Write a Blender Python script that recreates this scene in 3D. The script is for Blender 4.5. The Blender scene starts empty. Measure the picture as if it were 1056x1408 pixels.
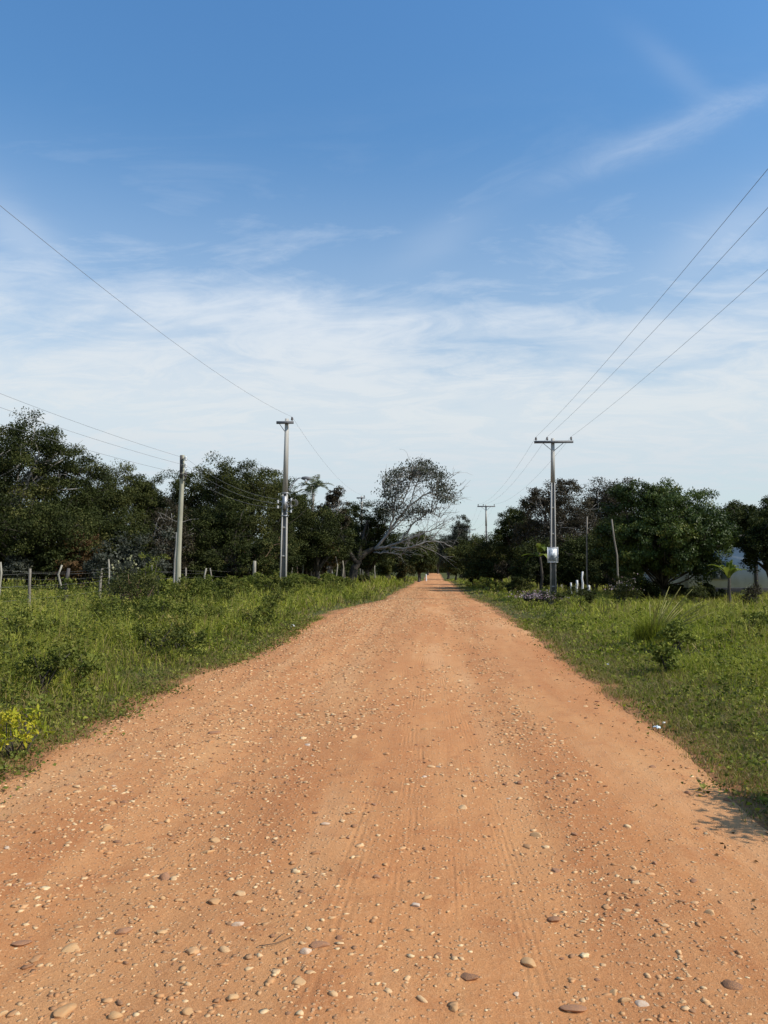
import bpy, math, random
import numpy as np
from mathutils import Vector, Euler

S = bpy.context.scene
COL = S.collection
rad = math.radians
FPX, CX, CY = 1080.0, 528.0, 704.0          # focal length and centre of the photograph, in its pixels
CAM = np.array([0.0, 0.0, 1.6])
PITCH, YAW = 4.13, 3.65
ROT = np.array(Euler((rad(90 + PITCH), 0, rad(YAW))).to_matrix())

def ray(px, py):
    return ROT @ np.array([(px - CX) / FPX, (CY - py) / FPX, -1.0])
def at(px, py, Y):                            # the place seen at that pixel, Y metres down the road
    d = ray(px, py)
    return CAM + d * (Y / d[1])

# ------------------------------------------------------------------ noise and terrain
def hash2(ix, iy, s):
    n = (ix.astype(np.int64) * 374761393 + iy.astype(np.int64) * 668265263 + s * 974711) & 0x7fffffff
    n = ((n ^ (n >> 13)) * 1274126177) & 0x7fffffff
    return ((n ^ (n >> 16)) & 0xffff) / 65535.0
def noise(x, y, s=0):
    x = np.asarray(x, float); y = np.asarray(y, float)
    ix, iy = np.floor(x), np.floor(y)
    fx, fy = x - ix, y - iy
    fx = fx * fx * (3 - 2 * fx); fy = fy * fy * (3 - 2 * fy)
    a, b = hash2(ix, iy, s), hash2(ix + 1, iy, s)
    c, d = hash2(ix, iy + 1, s), hash2(ix + 1, iy + 1, s)
    return (a + (b - a) * fx) * (1 - fy) + (c + (d - c) * fx) * fy
def fbm(x, y, s=0, o=3):
    t, a, w = 0, 1, 0
    for k in range(o):
        t = t + a * noise(np.asarray(x) * 2 ** k, np.asarray(y) * 2 ** k, s + k); w += a; a *= .5
    return t / w
def smooth(a, b, x):
    t = np.clip((np.asarray(x, float) - a) / (b - a), 0, 1)
    return t * t * (3 - 2 * t)
def edge_l(y): return -3.28 - .32 * (fbm(np.asarray(y) * .35, 3.1, 5) - .5) * 2 - .25 * smooth(16, 24, y) + 1.35 * smooth(29, 44, y) + .15 * smooth(60, 100, y) - .22 * (noise(np.asarray(y) * 2.3, .7, 8) - .5)
def edge_r(y): return 2.2 + .22 * (fbm(np.asarray(y) * .4, 7.7, 6) - .5) * 2 + .1 * smooth(12, 22, y) - .55 * smooth(27, 48, y) + .2 * (noise(np.asarray(y) * 2.1, .2, 9) - .5)
def dip(y): return -.75 * smooth(95, 150, y) + .5 * smooth(165, 260, y)
def gz(x, y):
    x = np.asarray(x, float); y = np.asarray(y, float)
    l = edge_l(y) - x; r = x - edge_r(y)
    h = .30 * smooth(0, 2.6, l) + .12 * smooth(0, 2.5, r)
    bump = .16 * (fbm(x * .55, y * .55, 21) - .5) * np.maximum(smooth(.2, 2, l), smooth(.2, 2, r))
    return h + bump + dip(y)

# ------------------------------------------------------------------ mesh helpers
def link(o, parent=None):
    COL.objects.link(o)
    if parent is not None: o.parent = parent
    return o
def mesh_np(name, V, faces, mats, attrs=None, smooth_shade=False, parent=None, midx=None):
    """faces: list of int arrays (n, k)"""
    V = np.asarray(V, np.float32)
    faces = [f for f in faces if len(f)]
    me = bpy.data.meshes.new(name)
    nl = sum(f.size for f in faces); npoly = sum(len(f) for f in faces)
    me.vertices.add(len(V)); me.vertices.foreach_set('co', V.ravel())
    me.loops.add(nl); me.polygons.add(npoly)
    me.loops.foreach_set('vertex_index', np.concatenate([f.ravel() for f in faces]).astype(np.int32))
    sizes = np.concatenate([np.full(len(f), f.shape[1]) for f in faces])
    starts = np.concatenate([[0], np.cumsum(sizes)[:-1]]).astype(np.int32)
    me.polygons.foreach_set('loop_start', starts)
    if midx is not None: me.polygons.foreach_set('material_index', np.asarray(midx, np.int32))
    if smooth_shade: me.polygons.foreach_set('use_smooth', np.ones(npoly, bool))
    for k, a in (attrs or {}).items():
        at_ = me.attributes.new(k, 'FLOAT', 'POINT'); at_.data.foreach_set('value', np.asarray(a, np.float32))
    for m in (mats if isinstance(mats, (list, tuple)) else [mats]): me.materials.append(m)
    me.update(calc_edges=True)
    return link(bpy.data.objects.new(name, me), parent)
class MB:
    def __init__(s): s.V = []; s.F = {}; s.n = 0; s.T = []
    def add(s, V, F, tint=None):
        V = np.asarray(V, float)
        for f in (F if isinstance(F, list) else [F]):
            f = np.asarray(f)
            if len(f): s.F.setdefault(f.shape[1], []).append(f + s.n)
        s.V.append(V); s.n += len(V)
        s.T.append(np.zeros(len(V)) + (0.5 if tint is None else tint))
        return s
    def box(s, c, d, rz=0, taper=1.0, lean=(0, 0), bev=0.0):
        x, y, z = [q / 2 for q in d]
        P = []
        for zz, k in ((-z, 1), (z, taper)):
            for a, b in ((-1, -1), (1, -1), (1, 1), (-1, 1)): P.append((a * x * k, b * y * k, zz))
        P = np.array(P)
        if rz:
            c_, s_ = math.cos(rz), math.sin(rz)
            P[:, :2] = P[:, :2] @ np.array([[c_, s_], [-s_, c_]])
        P = P + np.array(c)
        return s.add(P, np.array([[3, 2, 1, 0], [4, 5, 6, 7], [0, 1, 5, 4], [1, 2, 6, 5], [2, 3, 7, 6], [3, 0, 4, 7]]))
    def tube(s, pts, r, n=8, cap=True, tint=None):
        pts = np.asarray(pts, float); m = len(pts)
        r = np.zeros(m) + np.asarray(r, float)
        T = np.gradient(pts, axis=0); T /= np.linalg.norm(T, axis=1)[:, None] + 1e-9
        ref = np.array([1.0, 0, 0]) if abs(T[0][0]) < .8 else np.array([0, 1.0, 0])
        A = np.cross(T, ref); A /= np.linalg.norm(A, axis=1)[:, None] + 1e-9
        B = np.cross(T, A)
        th = np.arange(n) * 2 * math.pi / n
        V = pts[:, None, :] + r[:, None, None] * (np.cos(th)[None, :, None] * A[:, None, :] + np.sin(th)[None, :, None] * B[:, None, :])
        i = np.arange(m - 1)[:, None] * n; j = np.arange(n)[None, :]; j2 = (j + 1) % n
        F = np.stack([i + j, i + j2, i + n + j2, i + n + j], -1).reshape(-1, 4)
        s.add(V.reshape(-1, 3), F, tint)
        if cap:
            b = s.n - m * n
            s.F.setdefault(n, []).append(np.array([np.arange(n)[::-1] + b])); s.F.setdefault(n, []).append(np.array([np.arange(n) + b + (m - 1) * n]))
        return s
    def lathe(s, c, prof, n=14):
        c = np.array(c, float)
        return s.tube([c + np.array([0, 0, z]) for z, _ in prof], [q for _, q in prof], n)
    def build(s, name, mat, parent=None, sm=False, tint=False):
        V = np.concatenate(s.V)
        return mesh_np(name, V, [np.concatenate(v) for v in s.F.values()], mat, {'tint': np.concatenate(s.T)} if tint else None, sm, parent)
def thing(name, loc, label, cat, group=None, rz=0):
    o = link(bpy.data.objects.new(name, None)); o.empty_display_size = .2
    o.location = [float(q) for q in loc]; o.rotation_euler = (0, 0, rz)
    return tag(o, label, cat, group)
def tag(o, label, cat, group=None):
    o['label'] = label; o['category'] = cat
    if group: o['group'] = group
    return o
def kind(o, k): o['kind'] = k; return o

# ------------------------------------------------------------------ materials
def nt(name):
    m = bpy.data.materials.new(name); m.use_nodes = True
    t = m.node_tree; t.nodes.clear()
    out = t.nodes.new('ShaderNodeOutputMaterial')
    return m, t, out
def N(t, typ, ins=None, **kw):
    n = t.nodes.new(typ)
    for k, v in kw.items(): setattr(n, k, v)
    for k, v in (ins or {}).items():
        if hasattr(v, 'is_output') and v.is_output: t.links.new(v, n.inputs[k])
        else: n.inputs[k].default_value = v
    return n
def ramp(t, fac, stops, interp='LINEAR'):
    n = t.nodes.new('ShaderNodeValToRGB'); n.color_ramp.interpolation = interp
    e = n.color_ramp.elements
    while len(e) < len(stops): e.new(.5)
    for q, (p, c) in zip(e, stops):
        q.position = p; q.color = (*c, 1) if len(c) == 3 else c
    t.links.new(fac, n.inputs[0]); return n.outputs[0]
def math_(t, op, a, b=0.0, c=0.0):
    n = t.nodes.new('ShaderNodeMath'); n.operation = op
    for i, v in enumerate((a, b, c)):
        if hasattr(v, 'is_output'): t.links.new(v, n.inputs[i])
        else: n.inputs[i].default_value = v
    return n.outputs[0]
def mixc(t, f, a, b, mode='MIX'):
    n = t.nodes.new('ShaderNodeMix'); n.data_type = 'RGBA'; n.blend_type = mode
    for i, v in ((0, f), (6, a), (7, b)):
        if hasattr(v, 'is_output'): t.links.new(v, n.inputs[i])
        else: n.inputs[i].default_value = v if i == 0 else (*v, 1)
    return n.outputs[2]
def noise_n(t, vec, scale, detail=4, rough=.55, dist=0.0):
    n = N(t, 'ShaderNodeTexNoise', {'Scale': scale, 'Detail': detail, 'Roughness': rough, 'Distortion': dist})
    t.links.new(vec, n.inputs['Vector']); return n.outputs['Fac']
def gpos(t): return t.nodes.new('ShaderNodeNewGeometry').outputs['Position']
def obj_co(t): return t.nodes.new('ShaderNodeTexCoord').outputs['Object']
def bump(t, h, strength, dist): return N(t, 'ShaderNodeBump', {'Height': h, 'Strength': strength, 'Distance': dist}).outputs[0]
def pbsdf(t, out, col, rough=.8, spec=.3, nrm=None, metal=0.0):
    p = N(t, 'ShaderNodeBsdfPrincipled', {'Roughness': rough, 'Specular IOR Level': spec, 'Metallic': metal})
    if hasattr(col, 'is_output'): t.links.new(col, p.inputs['Base Color'])
    else: p.inputs['Base Color'].default_value = (*col, 1)
    if nrm is not None: t.links.new(nrm, p.inputs['Normal'])
    t.links.new(p.outputs[0], out.inputs[0]); return p
def mat_leaf(name, stops, transl=.25, rough=.65, spec=.1):
    m, t, out = nt(name)
    a = N(t, 'ShaderNodeAttribute', attribute_name='tint').outputs['Fac']
    c = ramp(t, a, stops)
    p = pbsdf(t, out, c, rough, spec)
    tr = N(t, 'ShaderNodeBsdfTranslucent'); t.links.new(mixc(t, 1, c, (1.0, 1.15, .55), 'MULTIPLY'), tr.inputs[0])
    ms = N(t, 'ShaderNodeMixShader', {0: transl}); t.links.new(p.outputs[0], ms.inputs[1]); t.links.new(tr.outputs[0], ms.inputs[2])
    t.links.new(ms.outputs[0], out.inputs[0]); return m
def mat_rough(name, c1, c2, scale=6, stretch=(1, 1, 1), rough=.85, bmp=.3, bd=.01, c3=None, spec=.25, metal=0.0):
    m, t, out = nt(name)
    v = N(t, 'ShaderNodeMapping', {'Scale': stretch}); t.links.new(obj_co(t), v.inputs[0]); v = v.outputs[0]
    n1 = noise_n(t, v, scale, 6, .65); n2 = noise_n(t, v, scale * .23, 3)
    c = mixc(t, ramp(t, n1, [(.3, (0, 0, 0)), (.72, (1, 1, 1))]), c1, c2)
    if c3: c = mixc(t, ramp(t, n2, [(.48, (0, 0, 0)), (.62, (1, 1, 1))]), c, c3)
    pbsdf(t, out, c, rough, spec, bump(t, n1, bmp, bd), metal); return m

M = {}
DARK = [(0, (.015, .019, .006)), (.5, (.037, .045, .012)), (.85, (.068, .075, .02)), (1, (.12, .11, .034))]
M['leaf_dark'] = mat_leaf('leaf_dark', DARK, .15)
M['leaf_olive'] = mat_leaf('leaf_olive', [(0, (.022, .027, .008)), (.6, (.058, .064, .017)), (1, (.13, .125, .036))], .15)
M['leaf_mango'] = mat_leaf('leaf_mango', [(0, (.018, .03, .007)), (.5, (.048, .072, .015)), (.85, (.1, .125, .025)), (1, (.2, .19, .045))], .16, .5, .22)
M['leaf_brown'] = mat_leaf('leaf_brown', [(0, (.025, .022, .014)), (.45, (.05, .04, .026)), (.75, (.075, .058, .036)), (1, (.07, .08, .03))], .15)
M['leaf_rust'] = mat_leaf('leaf_rust', [(0, (.05, .03, .014)), (.6, (.12, .065, .028)), (1, (.1, .1, .035))], .2)
M['leaf_mix'] = mat_leaf('leaf_mix', [(0, (.02, .024, .009)), (.55, (.045, .045, .016)), (.72, (.09, .06, .022)), (1, (.16, .09, .03))], .2)
M['leaf_herb'] = mat_leaf('leaf_herb', [(0, (.04, .05, .012)), (.5, (.095, .11, .022)), (.85, (.17, .17, .035)), (1, (.24, .2, .06))], .25)
M['leaf_grey'] = mat_leaf('leaf_grey', [(0, (.03, .033, .023)), (.6, (.06, .064, .047)), (1, (.11, .112, .085))], .15)
M['leaf_weed'] = mat_leaf('leaf_weed', [(0, (.055, .066, .014)), (.6, (.15, .17, .032)), (1, (.28, .26, .06))], .25)
M['leaf_palm'] = mat_leaf('leaf_palm', [(0, (.06, .075, .035)), (1, (.17, .18, .09))], .2, .5, .3)
M['leaf_yellow'] = mat_leaf('leaf_yellow', [(0, (.16, .2, .02)), (.4, (.34, .34, .03)), (.65, (.55, .47, .04)), (1, (.7, .56, .1))], .3)
M['leaf_lime'] = mat_leaf('leaf_lime', [(0, (.08, .11, .02)), (.6, (.15, .18, .04)), (1, (.26, .26, .07))], .3)
M['straw'] = mat_leaf('straw', [(0, (.2, .2, .06)), (1, (.36, .31, .12))], .2)
M['flower'] = mat_leaf('flower', [(0, (.24, .13, .17)), (.6, (.4, .27, .33)), (1, (.52, .43, .47))], .25)
M['flower_cream'] = mat_leaf('flower_cream', [(0, (.22, .22, .12)), (1, (.4, .37, .22))], .25)
GR = [(0, (.07, .082, .014)), (.2, (.15, .172, .026)), (.5, (.26, .275, .038)), (.8, (.375, .35, .06)), (.86, (.28, .25, .07)), (.88, (.17, .12, .05)), (.94, (.26, .19, .085)), (1, (.42, .32, .16))]
M['grass'] = mat_leaf('grass', GR, .32, .65, .12)
M['bark'] = mat_rough('bark', (.035, .029, .023), (.085, .07, .055), 8, (1, 1, .3), bmp=.6, bd=.03)
M['bark_pale'] = mat_rough('bark_pale', (.17, .155, .135), (.33, .305, .275), 8, (1, 1, .3), bmp=.5, bd=.02)
M['bark_red'] = mat_rough('bark_red', (.16, .095, .06), (.27, .17, .11), 8, (1, 1, .3), bmp=.5, bd=.02)
M['concrete'] = mat_rough('concrete', (.33, .31, .275), (.48, .455, .41), 7, (1, 1, .1), bmp=.35, bd=.006, c3=(.22, .205, .18))
M['concrete_shaded'] = mat_rough('concrete_shaded', (.13, .128, .122), (.2, .195, .185), 5, (1, 1, .35), bmp=.25, bd=.006)  # pole web: shade of the recess put into a darker concrete colour
M['timber_pole'] = mat_rough('timber_pole', (.24, .225, .16), (.42, .4, .3), 9, (1, 1, .12), bmp=.7, bd=.012, c3=(.2, .185, .15))
M['timber_dark'] = mat_rough('timber_dark', (.05, .045, .042), (.12, .1, .09), 9, (1, 1, .2), bmp=.5, bd=.008)
M['post_grey'] = mat_rough('post_grey', (.13, .11, .085), (.27, .235, .19), 10, (1, 1, .15), bmp=.7, bd=.012)
M['post_pale'] = mat_rough('post_pale', (.2, .18, .14), (.36, .325, .26), 10, (1, 1, .15), bmp=.7, bd=.012)
M['steel'] = mat_rough('steel', (.3, .3, .31), (.42, .42, .43), 12, rough=.5, bmp=.05, spec=.5, metal=.6)
M['steel_grey'] = mat_rough('steel_grey', (.1, .1, .105), (.18, .18, .19), 12, rough=.6, bmp=.1)
M['ceramic'] = mat_rough('ceramic', (.035, .025, .022), (.07, .05, .045), 12, rough=.3, bmp=.02, spec=.6)
M['ceramic_white'] = mat_rough('ceramic_white', (.5, .5, .5), (.62, .62, .61), 12, rough=.3, bmp=.02, spec=.6)
M['wire'] = mat_rough('wire', (.13, .13, .135), (.19, .19, .195), 3, rough=.6, bmp=0)
M['wire_pale'] = mat_rough('wire_pale', (.17, .16, .145), (.25, .23, .21), 3, rough=.6, bmp=0)
M['white_wall'] = mat_rough('white_wall', (.6, .61, .62), (.8, .81, .82), 2.2, (1, 1, .5), bmp=.1, bd=.01, c3=(.66, .66, .64))
M['plinth'] = mat_rough('plinth', (.05, .045, .042), (.09, .08, .075), 3, bmp=.2)
M['roof_tile'] = mat_rough('roof_tile', (.09, .075, .065), (.15, .13, .115), 6, bmp=.4, bd=.03)
M['shutter'] = mat_rough('shutter', (.09, .11, .12), (.14, .16, .17), 6, bmp=.1)
M['white_paint'] = mat_rough('white_paint', (.6, .6, .6), (.72, .72, .72), 6, bmp=.15)
M['lamp_glass'] = mat_rough('lamp_glass', (.7, .72, .72), (.8, .8, .8), 4, rough=.25, bmp=0, spec=.5)
M['foil'] = mat_rough('foil', (.55, .66, .75), (.78, .84, .88), 14, rough=.4, bmp=.3, spec=.6)
M['paper_white'] = mat_rough('paper_white', (.75, .75, .73), (.84, .84, .82), 14, rough=.6, bmp=.2)
def mat_stone(name, a, b, c):
    m, t, out = nt(name)
    rnd = N(t, 'ShaderNodeObjectInfo').outputs['Random']
    tint = N(t, 'ShaderNodeAttribute', attribute_name='tint').outputs['Fac']
    base = ramp(t, math_(t, 'FRACT', math_(t, 'ADD', rnd, tint)), [(0, a), (.5, b), (1, c)])
    v = obj_co(t); n = noise_n(t, v, 60, 5, .65); n2 = noise_n(t, v, 11, 3)
    col = mixc(t, ramp(t, n, [(.38, (0, 0, 0)), (.75, (.5, .5, .5))]), base, (.42, .22, .1))
    col = mixc(t, ramp(t, n2, [(.45, (0, 0, 0)), (.62, (.65, .65, .65))]), col, (.5, .225, .085))
    pbsdf(t, out, col, .75, .25, bump(t, n, .35, .004)); return m
M['stone_tan'] = mat_stone('stone_tan', (.42, .245, .11), (.52, .33, .155), (.62, .44, .24))
M['stone_dark'] = mat_stone('stone_dark', (.13, .07, .045), (.2, .1, .065), (.27, .145, .09))
M['stone_pale'] = mat_stone('stone_pale', (.5, .4, .29), (.58, .48, .36), (.62, .56, .47))
M['gravel'] = mat_stone('gravel', (.2, .095, .05), (.5, .28, .125), (.72, .54, .3))

def mat_road():
    m, t, out = nt('dirt_road'); P = gpos(t)
    sep = N(t, 'ShaderNodeSeparateXYZ', {0: P}); x, y = sep.outputs[0], sep.outputs[1]
    st = N(t, 'ShaderNodeMapping', {'Scale': (1, .22, 1)}); t.links.new(P, st.inputs[0])
    big = noise_n(t, st.outputs[0], 1.1, 4, .6); mid = noise_n(t, P, 3.2, 5, .6, .6); fine = noise_n(t, P, 38, 6, .7); grit = noise_n(t, P, 170, 4, .75)
    c = mixc(t, ramp(t, big, [(.36, (0, 0, 0)), (.66, (1, 1, 1))]), (.485, .198, .071), (.585, .285, .115))
    c = mixc(t, ramp(t, mid, [(.52, (0, 0, 0)), (.7, (.65, .65, .65))]), c, (.41, .152, .055))
    st2 = N(t, 'ShaderNodeMapping', {'Scale': (1, .07, 1), 'Location': (4.3, 0, 0)}); t.links.new(P, st2.inputs[0]); band = noise_n(t, st2.outputs[0], 1.6, 5, .6, .3)
    c = mixc(t, ramp(t, band, [(.48, (0, 0, 0)), (.66, (.6, .6, .6))]), c, (.40, .145, .05)); c = mixc(t, ramp(t, band, [(.3, (.5, .5, .5)), (.46, (0, 0, 0))]), c, (.64, .36, .175))
    c = mixc(t, ramp(t, fine, [(.5, (0, 0, 0)), (.72, (.5, .5, .5))]), c, (.57, .31, .15))
    c = mixc(t, ramp(t, grit, [(.3, (.75, .75, .75)), (.5, (0, 0, 0))]), c, (.29, .125, .055))
    c = mixc(t, ramp(t, grit, [(.55, (0, 0, 0)), (.72, (.7, .7, .7))]), c, (.62, .365, .185))
    vo = N(t, 'ShaderNodeTexVoronoi', {'Scale': 46.0, 'Randomness': 1.0}); t.links.new(P, vo.inputs['Vector'])
    sel = N(t, 'ShaderNodeSeparateXYZ', {0: vo.outputs['Color']}).outputs[0]
    peb = math_(t, 'MULTIPLY', math_(t, 'SMOOTH_MIN', math_(t, 'MULTIPLY', math_(t, 'SUBTRACT', .42, vo.outputs['Distance']), 6.0), 1.0, .2), math_(t, 'GREATER_THAN', sel, .72))
    peb = math_(t, 'MAXIMUM', peb, 0.0)
    c = mixc(t, math_(t, 'MULTIPLY', peb, .6), c, (.56, .36, .2))
    # ribbed tyre prints
    wob = math_(t, 'MULTIPLY', math_(t, 'SINE', math_(t, 'MULTIPLY', y, .31)), .05)
    tr = None
    for x0, w, k, drift in ((.06, .06, 190, .006), (-.30, .09, 170, .012), (.42, .08, 180, -.02), (-.62, .09, 150, .03), (-.02, .1, 160, -.03)):
        dx = math_(t, 'SUBTRACT', math_(t, 'SUBTRACT', x, wob), math_(t, 'ADD', math_(t, 'MULTIPLY', y, drift), x0))
        msk = math_(t, 'SUBTRACT', 1.0, math_(t, 'MINIMUM', math_(t, 'POWER', math_(t, 'DIVIDE', math_(t, 'ABSOLUTE', dx), w), 6.0), 1.0))
        ribs = math_(t, 'MULTIPLY_ADD', math_(t, 'SINE', math_(t, 'MULTIPLY', dx, k)), .5, .5)
        d = math_(t, 'MULTIPLY', msk, math_(t, 'SUBTRACT', ribs, 1.1))
        tr = d if tr is None else math_(t, 'ADD', tr, d)
    n_tr = ramp(t, noise_n(t, st.outputs[0], 3.1, 5, .65), [(.46, (0, 0, 0)), (.62, (1, 1, 1))])
    tr = math_(t, 'MULTIPLY', tr, n_tr)
    h = math_(t, 'MULTIPLY', mid, .018)
    for n_, k in ((fine, .010), (grit, .004), (peb, .007), (tr, .0032)): h = math_(t, 'MULTIPLY_ADD', n_, k, h)
    pbsdf(t, out, c, .92, .12, bump(t, h, .85, 1.0)); return m
M['road'] = mat_road()
def mat_ground():
    m, t, out = nt('field_soil'); P = gpos(t)
    a = N(t, 'ShaderNodeAttribute', attribute_name='dirt').outputs['Fac']
    n1 = noise_n(t, P, .6, 5, .6); n2 = noise_n(t, P, 14, 6, .7); n3 = noise_n(t, P, 90, 4, .7)
    g = mixc(t, ramp(t, n1, [(.35, (0, 0, 0)), (.65, (1, 1, 1))]), (.05, .062, .017), (.088, .098, .026))
    g = mixc(t, ramp(t, n2, [(.45, (0, 0, 0)), (.7, (1, 1, 1))]), g, (.095, .07, .032))
    d = mixc(t, ramp(t, n2, [(.35, (0, 0, 0)), (.65, (1, 1, 1))]), (.25, .115, .05), (.42, .2, .088))
    f = math_(t, 'ADD', a, math_(t, 'MULTIPLY', math_(t, 'SUBTRACT', n2, .5), .9))
    c = mixc(t, ramp(t, f, [(.35, (0, 0, 0)), (.65, (1, 1, 1))]), g, d)
    h = math_(t, 'MULTIPLY_ADD', n3, .006, math_(t, 'MULTIPLY', n2, .03))
    pbsdf(t, out, c, .95, .1, bump(t, h, .8, 1.0)); return m
M['ground'] = mat_ground()

# ------------------------------------------------------------------ ground and road
def grid(name, xs2d, ys, zf, mat, attr=None):
    nx, ny = xs2d.shape[1], len(ys)
    X = xs2d; Y = np.repeat(np.asarray(ys)[:, None], nx, 1)
    V = np.stack([X, Y, zf(X, Y)], -1).reshape(-1, 3)
    i = np.arange(ny - 1)[:, None] * nx; j = np.arange(nx - 1)[None, :]
    F = np.stack([i + j, i + j + 1, i + nx + j + 1, i + nx + j], -1).reshape(-1, 4)
    return mesh_np(name, V, [F], mat, None if attr is None else {'dirt': attr(X, Y).ravel()}, True)
def spaced(lim, d0, k):
    v = [0.0]
    while v[-1] < lim: v.append(v[-1] + d0 + k * v[-1])
    return np.array(v)
pos = spaced(1500, .16, .055)
xs = np.concatenate([-3.3 - pos[:0:-1], np.linspace(-3.3, 2.3, 15), 2.3 + pos[1:]])
ys = np.concatenate([-spaced(60, .5, .2)[:0:-1], spaced(1600, .14, .022)])
def ground_z(X, Y):
    inside = smooth(.0, .35, np.minimum(X - edge_l(Y), edge_r(Y) - X))
    return gz(X, Y) - .03 * inside - .004
def dirt_w(X, Y):
    d = np.maximum(edge_l(Y) - X, X - edge_r(Y))
    return 1 - smooth(-.05, .75, d)
kind(grid('ground', np.repeat(xs[None, :], len(ys), 0), ys, ground_z, M['ground'], dirt_w), 'structure')
ry = np.concatenate([np.linspace(-14, 2, 60)[:-1], 2 * np.exp(np.arange(0, math.log(330 / 2), .0085))])
u = np.linspace(0, 1, 180)[None, :]
el, er = edge_l(ry)[:, None], edge_r(ry)[:, None]
def road_z(X, Y):
    e = np.minimum(X - edge_l(Y), edge_r(Y) - X)
    relief = .030 * (fbm(X * 1.1, Y * .6, 40) - .5) + .016 * (fbm(X * 5, Y * 5, 44, 3) - .5) * (1 - smooth(15, 40, Y))
    rut = -.018 * (np.exp(-((X + 1.55) / .4) ** 2) + np.exp(-((X - .55) / .4) ** 2)) + .018 * np.exp(-((X + .5) / .5) ** 2)
    return dip(Y) + (relief + rut) * smooth(0, .5, e) + .012 * smooth(0, .5, e) + .003
kind(grid('road', el + (er - el) * u, ry, road_z, M['road']), 'structure')
def surf(x, y):
    return np.where((x > edge_l(y)) & (x < edge_r(y)), road_z(x, y), gz(x, y))

# ------------------------------------------------------------------ stones
rng = np.random.default_rng(11)
def ico(sub):
    import bmesh
    bm = bmesh.new(); bmesh.ops.create_icosphere(bm, subdivisions=sub, radius=1)
    V = np.array([v.co for v in bm.verts]); F = np.array([[v.index for v in f.verts] for f in bm.faces]); bm.free()
    return V, F
IV3, IF3 = ico(3); IV1, IF1 = ico(1); IV2, IF2 = ico(2)
def lumpy(V, r, amp):
    for _ in range(5):
        d = r.normal(size=3); d /= np.linalg.norm(d)
        k = V @ d
        V = V * (1 + amp * r.uniform(-1, 1) * np.clip(k, 0, 1) ** 2)[:, None]
    for _ in range(7):                                   # broken and worn flats
        d = r.normal(size=3); d /= np.linalg.norm(d); lim = r.uniform(.45, .85)
        k = V @ d; V = V - np.outer(np.clip(k - lim, 0, None) * .92, d)
    return V
def stone_mesh(i, mat):
    r = np.random.default_rng(100 + i)
    V = lumpy(IV3, r, .42); V = V * (1 + .1 * (fbm(V[:, 0] * 2.2 + i, V[:, 1] * 2.2 + V[:, 2] * 1.7, 300 + i) - .5))[:, None]; V = V * np.array([1, r.uniform(.62, .9), r.uniform(.4, .7)])
    o = mesh_np('stone', V, [IF3], mat, {'tint': np.zeros(len(V))}, True); me = o.data
    bpy.data.objects.remove(o); return me
PROTO = {k: [stone_mesh(i + 20 * q, M[k]) for i in range(6)] for q, k in enumerate(('stone_tan', 'stone_dark', 'stone_pale'))}
def put_stone(x, y, r, mat, label, group=None, k=None, sink=.25, rz=None):
    me = PROTO[mat][int(rng.integers(6)) if k is None else k]
    o = link(bpy.data.objects.new('stone', me))
    o.location = (x, y, float(road_z(np.array(x), np.array(y))) + r * (.30 - sink))
    s = rng.uniform(.85, 1.15)
    o.scale = (r * s, r / s, r * rng.uniform(.75, 1.0) * (.6 if r > .045 else 1))
    o.rotation_euler = (rng.uniform(-.15, .15), rng.uniform(-.15, .15), rng.uniform(0, 6.28) if rz is None else rz)
    return tag(o, label, 'stone', group)
def ground_at(px, py):
    d = ray(px, py); tt = -CAM[2] / d[2]; p = CAM + d * tt; return p[0], p[1]
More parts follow.
